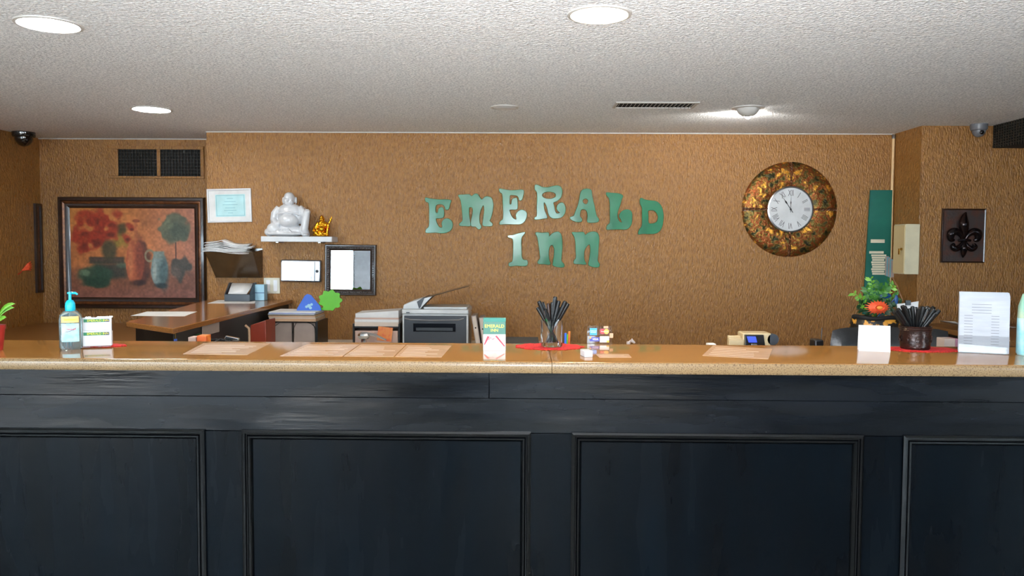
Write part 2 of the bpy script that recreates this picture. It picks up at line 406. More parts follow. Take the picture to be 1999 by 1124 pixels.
ctr = thing('reception_counter', 'long black-painted panelled wooden reception counter below the tan countertop', 'counter', (0, 0, 0))
obj('carcass', MB().box(xl, xr, FY+.02, CB-.03, 0, CT-.034), 'black_matte', ctr)
z1 = gy(1000, 777, FY).z; z2 = gy(1000, 845, FY).z
for a, b in ((xl, gy(955, 740, FY).x-.0006), (gy(955, 740, FY).x+.0006, xr)):
    obj('fascia_board', MB().box(a, b, FY-.006, FY+.02, z1, CT-.034), 'black_paint_h', ctr, .0015)
obj('top_rail', MB().box(xl, xr, FY, FY+.02, z2, z1-.001), 'black_paint_h', ctr, .0015)
obj('bottom_rail', MB().box(xl, xr, FY, FY+.02, .0, .13), 'black_paint_h', ctr, .0015)
def fx(px): return gy(px, 860, FY).x
edges = [(fx(475), fx(1034)), (fx(1118), fx(1683)), (fx(1765), fx(1765)+.88)]
wp = edges[0][1]-edges[0][0]
edges = [(fx(398)-wp-.0-1.02, fx(398)-1.02)] + [(fx(398)-wp, fx(398))] + edges + [(fx(1765)+1.02, fx(1765)+1.9)]
edges = [e for e in edges if e[1] < xr+.9]
edges[0] = (max(edges[0][0], xl+.1), edges[0][1]); edges = [(max(a, xl+.08), min(b, xr-.08)) for a, b in edges]
sx = [xl]+[v for e in edges for v in e]+[xr]
for i in range(0, len(sx), 2):
    if sx[i+1]-sx[i] > .02: obj('stile', MB().box(sx[i], sx[i+1], FY+.0012, FY+.02, .13, z2-.001), 'black_paint_v', ctr, .0015)
zt = z2; zb = .13
def ring(mb, x0, x1, z0, z1, prof):
    """mitred frame; prof = [(inset, y)] closed cross-section"""
    n = len(prof); vs = []
    for (cx, cz, dx, dz) in ((x0, z0, 1, 1), (x1, z0, -1, 1), (x1, z1, -1, -1), (x0, z1, 1, -1)):
        for i, y in prof: vs.append((cx+dx*i, y, cz+dz*i))
    fs = []
    for k in range(4):
        for j in range(n): fs.append((k*n+j, k*n+(j+1) % n, ((k+1) % 4)*n+(j+1) % n, ((k+1) % 4)*n+j))
    return mb.add(vs, fs)
for a, b in edges:
    obj('panel', MB().box(a, b, FY+.006, FY+.02, zb, zt), 'black_paint_v', ctr)
    pr = [(-.004, FY+.006), (-.004, FY-.006), (.002, FY-.010), (.007, FY-.009), (.009, FY-.003), (.012, FY-.002), (.016, FY-.006), (.021, FY-.005), (.026, FY+.001), (.028, FY+.006)]
    obj('panel_molding', ring(MB(), a, b, zb, zt, pr), 'black_molding', ctr)
# working ledge behind the counter
LZ = .93
lg = thing('work_ledge', 'low pale work ledge directly behind the long counter', 'ledge', (0, 0, 0))
obj('ledge_top', MB().box(-1.75, 2.6, CB+.0, 3.36, LZ-.03, LZ), 'bounce_laminate', lg, .002)
obj('support', MB().box(-1.70, 2.55, CB+.02, 3.30, 0, LZ-.03), 'wing_black', lg)

# side wing running back to the wall on the left
WZ = .98
wg = thing('wing_counter', 'brown-topped black side counter running back to the wall below the framed painting', 'counter', (0, 0, 0))
poly = [(-2.244, 4.48), (-1.827, 4.14), (-1.85, YB-.002), (-2.52, YB-.002)]
obj('slab', MB().prism_xy(poly, WZ-.03, WZ), 'wing_top', wg, .004)
pin = [(-2.205, 4.51), (-1.862, 4.22), (-1.88, YB-.01), (-2.49, YB-.01)]
obj('apron', MB().prism_xy(pin, 0, WZ-.03), 'wing_black', wg, .003)
# alcove desk, far left
ad = thing('alcove_desk', 'low brown desk filling the alcove under the framed painting', 'desk', (0, 0, 0))
obj('desktop', MB().box(XL+.002, -2.75, 5.2, YA-.002, .70, .735), 'desk_top', ad, .003)
for x0 in (XL+.02, -2.82):
    obj('side_panel', MB().box(x0, x0+.03, 5.25, YA-.02, 0, .70), 'wing_black', ad)
# back desk holding printer and trays
BZ = .66
bd = thing('back_desk', 'low desk against the back wall carrying the printer and paper trays', 'desk', (0, 0, 0))
obj('desktop', MB().box(-1.80, .15, 5.05, YB-.002, BZ-.03, BZ), 'bounce_laminate', bd, .003)
for x0 in (-1.78, .09): obj('side_panel', MB().box(x0, x0+.03, 5.55, YB-.02, 0, BZ-.03), 'wing_black', bd)
# right desk
RZ_ = .863
rd = thing('side_desk', 'brown desk along the right wall behind the white leaflet stack', 'desk', (0, 0, 0))
obj('desktop', MB().box(2.95, XE-.002, 4.85, YR-.002, RZ_-.035, RZ_), 'desk_top', rd, .003)
for x0 in (2.98, 4.6): obj('side_panel', MB().box(x0, x0+.03, 4.9, YR-.02, 0, RZ_-.035), 'wing_black', rd)

# ------------------------------------------------------------------ ceiling fixtures
def downlight(px, py, rad, lens, label):
    p = gz(px, py, CZ); t = thing('ceiling_downlight', label, 'ceiling light', (p.x, p.y, CZ), group=None)
    obj('trim_ring', MB().lathe([(rad+.018, 0), (rad+.016, -.005), (rad+.004, -.007), (rad, -.003), (rad, 0)], 40, cap=False), 'lamp_trim', t)
    obj('lens', MB().lathe([(rad, -.0015), (rad, -.004), (rad*.8, -.009), (rad*.4, -.0115), (0.0001, -.012)], 40), lens, t)
    return t
downlight(95, 47, .112, 'lamp_glass', 'large lit round ceiling downlight at the top left corner')
downlight(1170, 28, .108, 'lamp_warm', 'lit ceiling downlight glowing warm yellow at the top')
downlight(296, 213, .115, 'lamp_glass', 'lit white ceiling downlight above the framed painting')
downlight(985, 209, .075, 'lamp_off', 'small unlit ceiling downlight above the green letters')
p = gz(1460, 210, CZ)
ey = thing('eyeball_spotlight', 'swivelling white eyeball spotlight in the ceiling left of the clock', 'ceiling light', (p.x, p.y, CZ))
obj('trim_ring', MB().lathe([(.105, 0), (.103, -.006), (.078, -.009), (.072, 0)], 40, cap=False), 'lamp_trim', ey)
hs = MB()
prof = [(.074*math.cos(a), -.058*math.sin(a)) for a in [PI/2*k/8 for k in range(9)]]
hs.lathe(prof[:-1]+[(.0001, -.058)], 32); obj('eyeball', hs, 'vent_white', ey)
obj('lamp_face', MB().lathe([(.028, .0), (.028, .014), (.022, .016), (.0001, .016)], 24, axis='Y', c=(.02, .058, -.032)), 'lamp_glass', ey)
sd = bpy.data.lights.new('eyeball_beam', 'SPOT'); sd.energy = SPOT_W; sd.spot_size = math.radians(165); sd.spot_blend = .5; sd.shadow_soft_size = .03; sd.color = (1, .95, .86)
so = bpy.data.objects.new('eyeball_beam', sd); C.objects.link(so); so.location = (p.x+.01, p.y+.12, CZ-.04)
so.rotation_euler = (math.radians(92), 0, 0); so.parent = None
a0, a1 = gz(1207, 201, CZ), gz(1350, 208, CZ)
cv = thing('ceiling_vent', 'long narrow slatted air vent in the ceiling beside the eyeball spotlight', 'vent', ((a0.x+a1.x)/2, (a0.y+a1.y)/2, CZ))
hw, hd = (a1.x-a0.x)/2, .085
obj('frame', ring(MB(), -hw-.02, hw+.02, -hd-.02, hd+.02, [(0, 0), (.003, -.006), (.018, -.008), (.022, 0)]).xf(Matrix(((1,0,0,0),(0,0,1,0),(0,1,0,0),(0,0,0,1)))), 'vent_white', cv)
obj('duct_shade', MB().box(-hw, hw, -hd, hd, -.001, 0), 'vent_dark', cv)  # black sheet painted in for the shade between the slats
sl = MB()
for k in range(19):
    x = -hw+.012+k*(2*hw-.024)/18; s0 = len(sl.v); sl.box(-.0012, .0012, -hd, hd, -.011, -.001); sl.xf(Matrix.Translation((x, 0, 0)) @ Matrix.Rotation(math.radians(35), 4, 'Y'), s0)
tag(obj('slats', sl, 'vent_white', cv), kind='stuff')
def dome(px, py, rad, m1, m2, label, y=None):
    p = gz(px, py, CZ)
    if y: p.x, p.y = gy(px, py, y).x, y
    t = thing('security_camera', label, 'security camera', (p.x, p.y, CZ))
    obj('base', MB().lathe([(rad, 0), (rad, -.03), (rad*.92, -.042), (rad*.8, -.045)], 32), m1, t)
    obj('dome_cover', MB().lathe([(rad*.78*math.cos(a), -.044-rad*.85*math.sin(a)) for a in [PI/2*k/8 for k in range(8)]]+[(.0001, -.044-rad*.85)], 32), m2, t)
    return t
dome(46, 258, .085, 'dome_dark', 'dome_dark', 'black dome security camera on the ceiling in the left corner')
t = dome(1911, 248, .058, 'dome_grey', 'dome_grey', 'grey security camera under the ceiling beside the black grille', 5.895)
obj('camera_lens', MB().ball((0, -.040, -.062), (.016, .012, .016)), 'dome_dark', t)
# black return-air grille hanging in the right corner
du = thing('return_air_grille', 'black mesh air return grille box in the top right corner', 'vent', (3.43, 5.94, CZ))
obj('housing', MB().prism_yz([(0, -.165), (-1.4, -.21), (-1.4, -.001), (0, -.001)], .012, .9), 'vent_dark', du)
g = MB()
for k in range(46): y = -.01-k*.03; g.box(0, .006, y-.004, y+.004, -.165+(-.045)*(-y/1.4), -.002)
for k in range(9): g.box(.002, .008, -1.39, 0, -.022-.0185*k-.003, -.022-.0185*k+.001) if k < 8 else None
tag(obj('grille', g, 'vent_grille', du), kind='stuff')

# ------------------------------------------------------------------ alcove: double vent and painting
p0, p1 = gy(213, 285, YA), gy(400, 349, YA)
vt = thing('wall_vent', 'brown wall vent with two dark square-mesh grilles above the painting', 'vent', ((p0.x+p1.x)/2, YA, p1.z))
W_, H_ = (p1.x-p0.x)/2, p0.z-p1.z
gl = [(gy(233, 320, YA).x-vt.location.x, gy(308, 320, YA).x-vt.location.x), (gy(315, 320, YA).x-vt.location.x, gy(393, 320, YA).x-vt.location.x)]
gz0, gz1 = gy(300, 344, YA).z-p1.z, gy(300, 292, YA).z-p1.z
fm = MB().box(-W_, W_, -.022, 0, 0, gz0).box(-W_, W_, -.022, 0, gz1, H_).box(-W_, gl[0][0], -.022, 0, gz0, gz1).box(gl[0][1], gl[1][0], -.022, 0, gz0, gz1).box(gl[1][1], W_, -.022, 0, gz0, gz1)
obj('frame', fm, 'wall_paint', vt, .003)
for a, b in gl:
    obj('duct_shade', MB().box(a, b, -.003, -.001, gz0, gz1), 'vent_dark', vt)  # thin black sheet stands in for the shade behind the mesh
    g = MB(); n = 13
    for k in range(n+1): x = a+(b-a)*k/n; g.box(x-.0018, x+.0018, -.018, -.003, gz0, gz1)
    for k in range(9): z = gz0+(gz1-gz0)*k/8; g.box(a, b, -.0195, -.003, z-.0018, z+.0018)
    tag(obj('grille', g, 'vent_grille', vt), kind='stuff')
p0, p1 = gy(112, 384, YA-.03), gy(402, 603, YA-.03)
pt = thing('framed_painting', 'dark wood framed still life painting of red flowers, terracotta vase and blue jug', 'painting', ((p0.x+p1.x)/2, YA, p1.z))
W_, H_ = (p1.x-p0.x)/2, p0.z-p1.z
obj('outer_frame', ring(MB(), -W_, W_, 0, H_, [(0, 0), (0, -.03), (.008, -.042), (.028, -.045), (.036, -.034), (.036, 0)]), 'frame_wood', pt)
obj('gilt_band', ring(MB(), -W_+.036, W_-.036, .036, H_-.036, [(0, 0), (0, -.034), (.008, -.038), (.022, -.030), (.024, 0)]), 'frame_gilt', pt)
obj('inner_frame', ring(MB(), -W_+.06, W_-.06, .06, H_-.06, [(0, 0), (0, -.030), (.01, -.028), (.034, -.014), (.036, 0)]), 'frame_wood', pt)
vcmat('oil_print', .45, .4, bump=((60, 60, 60), .4, .003))
def still_life(U, V):
    A = 249/169.
    rng = np.random.RandomState(3)
    def nz(s, seed):
        r = np.random.RandomState(seed); g = r.rand(s+2, int(s*A)+2)
        x = U*(g.shape[1]-1.001); y = V*(g.shape[0]-1.001); xi = x.astype(int); yi = y.astype(int); fx_ = x-xi; fy_ = y-yi
        fx_ = fx_*fx_*(3-2*fx_); fy_ = fy_*fy_*(3-2*fy_)
        return (g[yi, xi]*(1-fx_)+g[yi, xi+1]*fx_)*(1-fy_)+(g[yi+1, xi]*(1-fx_)+g[yi+1, xi+1]*fx_)*fy_
    n1, n2, n3 = nz(5, 1), nz(16, 2), nz(45, 4)
    def ss(a, b, x): t = np.clip((x-a)/(b-a), 0, 1); return t*t*(3-2*t)
    def mix(c, col, m): return c*(1-m[..., None])+np.array(col, float)*m[..., None]
    c = np.zeros(U.shape+(3,))+np.array((186, 112, 62.))
    c = mix(c, (176, 116, 96), ss(.45, 1.1, U)*.9)
    c = mix(c, (120, 76, 60), ss(.56, .8, V)*.75); c = mix(c, (150, 96, 88), ss(.8, 1, V)*.5)
    c = mix(c, (205, 140, 60), (1-ss(0, .35, V))*(1-ss(.1, .7, U))*.5)
    c *= (.86+.16*n1+.12*n2)[..., None]
    def ell(cx, cy, rx, ry, soft=.15, wob=.35): d = np.sqrt(((U-cx)/rx)**2+((V-cy)/ry)**2)+(n2-.5)*wob; return 1-ss(1-soft, 1+soft, d)
    def rect(a, b, t, d, s=.012): return ss(a-s, a+s, U)*(1-ss(b-s, b+s, U))*ss(t-s, t+s, V)*(1-ss(d-s, d+s, V))
    c = mix(c, (56, 54, 46), rect(.15, .43, .545, .62)*.85); c = mix(c, (96, 70, 66), rect(.17, .4, .56, .585)*.5)
    c = mix(c, (48, 52, 46), rect(.19, .45, .62, .78, .03)*.85); c = mix(c, (44, 74, 54), ell(.2, .75, .13, .12, .3)*.9)
    c = mix(c, (34, 62, 44), ell(.2, .83, .12, .055, .3)*.9); c = mix(c, (120, 140, 110), ell(.12, .72, .04, .03, .5, .8)*.6); c = mix(c, (86, 106, 84), ell(.41, .64, .05, .03, .5)*.7)
    c = mix(c, (66, 62, 40), ell(.31, .46, .07, .11, .35)*.9); c = mix(c, (130, 120, 44), ell(.41, .36, .06, .1, .5, 1)*.7); c = mix(c, (40, 50, 30), ell(.42, .24, .05, .06, .5, 1)*.7)
    for fx_, fy_, r in ((.14, .13, .055), (.24, .16, .075), (.32, .18, .05), (.38, .1, .04), (.1, .27, .05), (.22, .27, .045), (.32, .28, .05), (.1, .4, .055), (.2, .38, .055), (.48, .22, .032), (.45, .33, .04)):
        c = mix(c, (154, 50, 28), ell(fx_, fy_, r*1.1, r*A, .45, 1.6)*.9); c = mix(c, (92, 34, 24), ell(fx_+.012, fy_+.02, r*.55, r*.5, .8, 2)*.7)
    c = mix(c, (60, 34, 30), ell(.57, .6, .075, .24, .2)*.7)
    c = mix(c, (176, 92, 58), ell(.515, .6, .072, .25, .08, .1)); c = mix(c, (176, 100, 60), rect(.515, .54, .16, .4, .008)); c = mix(c, (140, 70, 44), ell(.53, .145, .03, .018, .2, .1))
    c = mix(c, (118, 54, 40), ell(.56, .58, .04, .22, .5, .2)*.7); c = mix(c, (212, 130, 84), ell(.48, .6, .02, .17, .6, .3)*.6); c = mix(c, (50, 34, 32), ell(.54, .83, .06, .03, .5)*.8)
    hd_ = np.sqrt(((U-.635)/.036)**2+((V-.53)/.06)**2); c = mix(c, (140, 128, 100), (1-ss(.12, .3, np.abs(hd_-1)))*.9)
    c = mix(c, (126, 142, 138), ell(.71, .68, .068, .19, .08, .1)); c = mix(c, (128, 140, 130), rect(.665, .75, .48, .56, .01)); c = mix(c, (62, 84, 86), ell(.745, .72, .04, .17, .5, .3)*.7); c = mix(c, (200, 200, 186), ell(.672, .68, .014, .1, .6)*.6)
    c = mix(c, (40, 56, 60), ell(.72, .86, .045, .03, .5)*.9)
    c = mix(c, (88, 94, 74), ell(.83, .22, .11, .16, .12, .6)*.95); c = mix(c, (60, 72, 62), ell(.85, .25, .07, .1, .5, 1)*.6); c = mix(c, (124, 128, 96), ell(.78, .19, .04, .06, .6, 1)*.5)
    c = mix(c, (70, 46, 40), rect(.838, .848, .38, .58, .003)*.9)
    c = mix(c, (66, 66, 60), ell(.88, .67, .075, .12, .25, .9)*.9); c = mix(c, (116, 96, 84), ell(.84, .72, .04, .06, .5, .8)*.6)
    c *= (.84+.2*n3)[..., None]; return c
painted('canvas', -W_+.09, W_-.09, .09, H_-.09, -.012, 250, 170, still_life, 'oil_print', pt)
# edge-on picture and red ribbon on the left wall
sp = thing('side_picture', 'dark-framed picture on the left wall seen edge-on beside the painting', 'picture', (XL, 6.79, 1.0))
obj('frame', ring(MB(), -.045, .045, 0, .76, [(0, 0), (0, -.02), (.02, -.022), (.025, 0)]).xf(Matrix.Rotation(PI/2, 4, 'Z')), 'frame_wood', sp)
obj('print', MB().box(.001, .008, -.025, .025, .02, .74), 'frame_gilt', sp)
q = gx(50, 528, XL+.03)
rb = thing('ribbon_flower', 'small red-orange ribbon flower on the left wall near the dark corner', 'flower', (XL, q.y, q.z)); rb.scale = (.6, .6, .6)
mb = MB()
for k in range(5):
    a = -.5+k*.25; mb.tube([(0.0, 0, 0), (.03, .10*math.cos(a), .05+.07*math.sin(a)), (.02, .20*math.cos(a), .06+.13*math.sin(a))], [.006, .018, .003], 6)
obj('petals', mb, 'gerbera', rb); obj('stem', MB().tube([(0, 0, 0), (.01, -.05, -.03), (.005, -.1, -.05)], .006, 6), 'red_enamel', rb)

# ------------------------------------------------------------------ back wall, left group
YW = YB
def wall_pt(px, py, d=0): return gy(px, py, YW-d)
p0, p1 = wall_pt(405, 368, .01), wall_pt(492, 434, .01)
ce = thing('certificate', 'small pale blue certificate in a thin white frame above the paper rack', 'certificate', ((p0.x+p1.x)/2, YW, p1.z), rot=(0, math.radians(-1.5), 0))
W_, H_ = (p1.x-p0.x)/2, p0.z-p1.z
obj('frame', ring(MB(), -W_, W_, 0, H_, [(0, 0), (0, -.014), (.006, -.018), (.012, -.018), (.015, 0)]), 'white_gloss', ce)
obj('mat_board', MB().box(-W_+.013, W_-.013, -.006, -.001, .013, H_-.013), 'paper', ce)
obj('document', MB().box(-W_+.065, W_-.05, -.008, -.006, .045, H_-.045), 'pale_blue', ce)
obj('border_line', ring(MB(), -W_+.072, W_-.057, .052, H_-.052, [(0, -.0078), (0, -.0088), (.003, -.0088), (.003, -.0078)]), 'mid_blue', ce)
for k, (wd, zz) in enumerate(((.05, .19), (.09, .165), (.12, .14), (.08, .115), (.10, .095), (.04, .075))):
    obj('text_line', MB().box(-wd/2+.006, wd/2+.006, -.0088, -.008, zz-.0016, zz+.0016), 'mid_blue', ce)
# floating shelf
p0, p1 = gy(509, 461, YW-.2), gy(648, 471, YW-.2)
SW, SX, SZ = (p1.x-p0.x)/2, (p0.x+p1.x)/2, p0.z
sh = thing('wall_shelf', 'white floating shelf holding the two laughing figurines', 'shelf', (SX, YW, SZ))
obj('board', MB().box(-SW, SW, -.2, 0, -.042, 0), 'white_paint', sh, .003)
for s in (-1, 1): obj('bracket', MB().box(s*SW*.6-.01, s*SW*.6+.01, -.15, 0, -.05, -.0415), 'steel', sh)
def budai(parent, S, m, raised):
    u = .000428*S
    def P(x, z, y=0): return ((x-600)*u, y*S, (930-z)*u)
    b = MB()
    def B(x, z, y, rx, rz, ry): b.ball(P(x, z, y), (rx*u, ry*S, rz*u), 20, 14)
    B(615, 240, -.005, 108, 118, .046); B(612, 190, -.005, 90, 75, .04); B(498, 265, 0, 22, 62, .012); B(735, 265, 0, 22, 62, .012)
    B(615, 300, -.03, 92, 62, .022); B(560, 285, -.040, 30, 26, .012); B(670, 285, -.040, 30, 26, .012); B(615, 268, -.05, 20, 28, .011); B(615, 350, -.02, 80, 40, .03)
    B(620, 470, 0, 235, 150, .058); B(620, 395, 0, 160, 70, .045); B(615, 640, -.035, 185, 135, .062); B(610, 700, -.07, 26, 22, .02)
    B(620, 560, 0, 250, 200, .055)
    if not raised: B(340, 660, .01, 85, 170, .04); B(860, 560, .015, 85, 180, .035)
    B(600, 820, .0, 370, 112, .07); B(250, 850, -.01, 95, 80, .055); B(560, 880, -.02, 360, 52, .085)
    B(350, 790, -.04, 130, 110, .05); B(480, 860, -.07, 130, 60, .03); B(600, 850, -.075, 60, 75, .022)
    b.tube([P(430, 400, 0), P(350, 520, -.01), P(330, 620, -.02), P(400, 690, -.05)], [70*u, 78*u, 62*u, 40*u], 14); B(420, 695, -.055, 45, 38, .018)
    b.tube([P(790, 400, 0), P(880, 500, -.01), P(930, 560, -.02)], [70*u, 68*u, 45*u], 14)
    b.tube([P(955, 480, -.03), P(930, 640, -.035), P(900, 800, -.03), P(930, 900, -.02)], [58*u, 70*u, 75*u, 70*u], 14); B(955, 480, -.03, 65, 55, .026); B(930, 900, -.03, 70, 40, .05)
    b.tube([P(400, 520, -.05), P(500, 505, -.062), P(620, 490, -.066), P(740, 505, -.062), P(830, 540, -.045)], 15*u, 8)
    b.tube([P(470, 860, -.085), P(540, 800, -.09), P(640, 790, -.09), P(700, 860, -.08)], 18*u, 8)
    if raised:
        b.tube([P(800, 420, 0), P(950, 470, -.01), P(1050, 330, -.01)], [60*u, 52*u, 34*u], 12); B(1065, 290, -.01, 55, 75, .02); B(1120, 200, -.01, 28, 60, .012)
        b.tube([P(330, 560, -.02), P(230, 620, 0), P(160, 740, 0)], [60*u, 80*u, 60*u], 12)
    body = fused('body', b, m, parent, .0042*S if S > .6 else .0024, 2)
    for s in (-1, 1): obj('eye', MB().tube([P(615+s*62, 232, -.046), P(615+s*40, 222, -.051), P(615+s*18, 232, -.051)], 5.5*u, 6), 'ink_light' if S > .6 else m, parent)
    f = MB().tube([P(560, 322, -.047), P(590, 336, -.053), P(615, 340, -.055), P(640, 336, -.053), P(670, 322, -.047)], 6*u, 6)
    obj('mouth', f, 'ink_light' if S > .6 else m, parent)
    return body
q = gy(564, 460, YW-.1)
bu = thing('figurine', 'white porcelain laughing seated figurine on the wall shelf', 'figurine', (q.x, YW-.095, SZ)); budai(bu, 1.0, 'porcelain', False)
q = gy(628, 459, YW-.1)
bg_ = thing('figurine', 'small gold laughing figurine at the right end of the shelf', 'figurine', (q.x, YW-.10, SZ)); budai(bg_, .42, 'gold', True); bg_.scale = (.86, 1, 1.15)
obj('base', MB().lathe([(.042, 0), (.046, .006), (.04, .014)], 20), 'gold', bg_)
obj('sack', MB().ball((.058, -.005, .055), (.018, .018, .024)), 'red_enamel', bg_)
# wall file with papers
zb_, zt_ = wall_pt(455, 542, .06).z, wall_pt(455, 492, .10).z
xa, xb_ = wall_pt(405, 500, .10).x, wall_pt(508, 500, .06).x
wf = thing('wall_file', 'smoky brown plastic wall file rack stuffed with papers', 'file rack', ((xa+xb_)/2, YW, zb_))
hw = (xb_-xa)/2; h = zt_-zb_
obj('front_plate', MB().add([(-hw+.045, -.05, 0), (hw-.005, -.05, 0), (hw-.03, -.15, h), (-hw-.0, -.15, h), (-hw+.045, -.045, 0), (hw-.005, -.045, 0), (hw-.03, -.145, h), (-hw, -.145, h)], [(0,1,2,3), (7,6,5,4), (0,4,5,1), (1,5,6,2), (2,6,7,3), (3,7,4,0)]), 'smoke_plastic', wf, .001)
obj('side_plate', MB().add([(hw-.005, -.05, 0), (hw, 0, 0), (hw, 0, h+.02), (hw-.03, -.15, h), (hw-.009, -.05, 0), (hw-.004, 0, 0), (hw-.004, 0, h+.02), (hw-.034, -.15, h)], [(0,1,2,3), (7,6,5,4), (0,4,5,1), (1,5,6,2), (2,6,7,3), (3,7,4,0)]), 'smoke_plastic', wf)
obj('side_plate', MB().add([(-hw+.045, -.05, 0), (-hw+.03, 0, 0), (-hw+.03, 0, h+.02), (-hw, -.15, h), (-hw+.049, -.05, 0), (-hw+.034, 0, 0), (-hw+.034, 0, h+.02), (-hw+.004, -.15, h)], [(3,2,1,0), (4,5,6,7), (1,5,4,0), (2,6,5,1), (3,7,6,2), (0,4,7,3)]), 'smoke_plastic', wf)
obj('floor_plate', MB().box(-hw+.035, hw-.004, -.05, 0, 0, .004), 'smoke_plastic', wf)
obj('back_plate', MB().box(-hw+.034, hw, -.004, 0, 0, h+.03), 'smoke_plastic', wf)
for k in range(9):
    # loosely flopped paper bundle, each sheet sagging differently
    a = random.uniform(-.03, .03); n = 10; vs, fs = [], []
    x0_, x1_ = -hw-.022+random.uniform(-.008, .02), hw-.065+random.uniform(-.025, .02)
    y0_, yy = -.155+.006*k, -.02; zz = zt_-zb_-.002+.0085*k
    for j in range(4):
        t = j/3
        for i in range(n+1):
            s = i/n; vs.append((x0_+(x1_-x0_)*s, y0_+(yy-y0_)*t, zz+.010*math.sin(s*5+.6)+.022*math.exp(-((s-.42)/.12)**2)*max(0, k-3)/5+.012*t))
    for j in range(3):
        for i in range(n): q_ = j*(n+1)+i; fs.append((q_, q_+1, q_+n+2, q_+n+1))
    o = obj('paper', MB().add(vs, fs), 'paper', None); o.location = wf.location; sm = o.modifiers.new('thick', 'SOLIDIFY'); sm.thickness = .003
    tag(o, 'rumpled white paper overflowing from the smoky wall file', 'paper', 'papers stuffed in the wall file')
# mirrored wall box
p0, p1 = wall_pt(547, 507, .05), wall_pt(626, 551, .05)
mx = thing('chrome_wall_box', 'mirror-bright chrome wall box left of the square mirror', 'wall box', ((p0.x+p1.x)/2, YW-.006, p1.z), rot=(math.radians(-1.3), math.radians(.6), 0))
W_, H_ = (p1.x-p0.x)/2, p0.z-p1.z
obj('body', MB().box(-W_, W_, -.05, 0, 0, H_), 'box_steel', mx, .012, 4)
obj('door', MB().box(-W_+.010, W_-.075, -.0535, -.0495, .014, H_-.022), 'mirror_box', mx, .002)
lk = MB().lathe([(.012, 0), (.012, -.006), (.006, -.009)], 20, c=(W_-.028, -.05, H_*.5), axis='Y'); obj('lock', lk, 'dark_plastic', mx)
obj('hinge', MB().tube([(W_-.047, -.053, .012), (W_-.047, -.053, H_-.014)], .003, 8), 'steel', mx)
# square mirror
p0, p1 = wall_pt(633, 477, .03), wall_pt(734, 577, .03)
mi = thing('square_mirror', 'small square mirror in a carved dark beaded frame', 'mirror', ((p0.x+p1.x)/2, YW-.014, p1.z), rot=(math.radians(-1.7), math.radians(.3), 0))
W_, H_ = (p1.x-p0.x)/2, p0.z-p1.z
obj('frame', ring(MB(), -W_, W_, 0, H_, [(0, 0), (0, -.018), (.006, -.026), (.014, -.026), (.018, -.018), (.034, -.014), (.04, -.020), (.048, -.014), (.05, 0)]), 'frame_dark', mi)
bd_ = MB(); nb = 20
for k in range(nb):
    t = -W_+.026+(2*W_-.052)*(k+.5)/nb; z = .026+(H_-.052)*(k+.5)/nb
    for c in ((t, -.016, .026), (t, -.016, H_-.026), (-W_+.026, -.016, z), (W_-.026, -.016, z)): bd_.ball(c, (.0058,)*3, 6, 4)
tag(obj('beading', bd_, 'frame_dark', mi), kind='stuff')
obj('glass', MB().box(-W_+.049, W_-.049, -.009, -.001, .049, H_-.049), 'mirror', mi)
# switch plate
p0, p1 = wall_pt(515, 542), wall_pt(547, 573)
so_ = thing('wall_outlet', 'cream double outlet plate on the wall below the chrome box', 'outlet', ((p0.x+p1.x)/2, YW, p1.z))
W_, H_ = (p1.x-p0.x)/2, p0.z-p1.z
obj('plate', MB().box(-W_, W_, -.007, 0, 0, H_), 'switch_plastic', so_, .004, 3)
for s in (-1, 1):
    o = obj('receptacle', MB().box(s*W_*.45-.016, s*W_*.45+.016, -.010, -.006, .018, H_-.018), 'white_gloss', so_, .002)
    obj('screw', MB().lathe([(.003, -.007), (.003, -.009), (.002, -.0095)], 10, c=(s*W_*.45, 0, .009), axis='Y'), 'steel', so_)
# holder with paper on the wing + pale blue box
q = gz(465, 589, WZ); YH = 6.14
q0, q1 = gy(438, 588, YH), gy(488, 588, YH)
hd2 = thing('card_tray', 'dark grey paper tray with white sheet on the side counter', 'tray', ((q0.x+q1.x)/2, YH, WZ))
w2 = (q1.x-q0.x)/2
obj('tray_body', MB().prism_xz([(-w2, 0), (w2, 0), (w2, .055), (-w2, .055)], 0, .16), 'dark_plastic', hd2, .002)
for s in (-1, 1): obj('side_wall', MB().prism_yz([(0, .054), (.16, .054), (.16, .14), (.10, .14)], s*w2-.005*s-.004, s*w2-.005*s+.004), 'dark_plastic', hd2)
ps = obj('paper', MB().add([(-w2+.025, .012, .058), (w2-.03, .012, .058), (w2-.012, .14, .135), (-w2+.008, .14, .135)], [(0, 1, 2, 3)]), 'paper', None, loc=hd2.location)
ps.modifiers.new('thick', 'SOLIDIFY').thickness = .003; tag(ps, 'white sheet of paper lying in the dark grey tray', 'paper')
q0, q1 = gy(491, 588, 6.26), gy(516, 588, 6.26)
pb = thing('tissue_box', 'pale blue upright box against the wall beside the dark tray', 'box', ((q0.x+q1.x)/2, 6.26, WZ)); w2 = (q1.x-q0.x)/2
obj('carton', MB().box(-w2, w2, 0, .08, 0, .125), 'blue_paper', pb, .002); obj('stripe', MB().box(-w2-.0004, w2+.0004, -.0006, .0, .058, .063), 'ribbon_blue', pb)
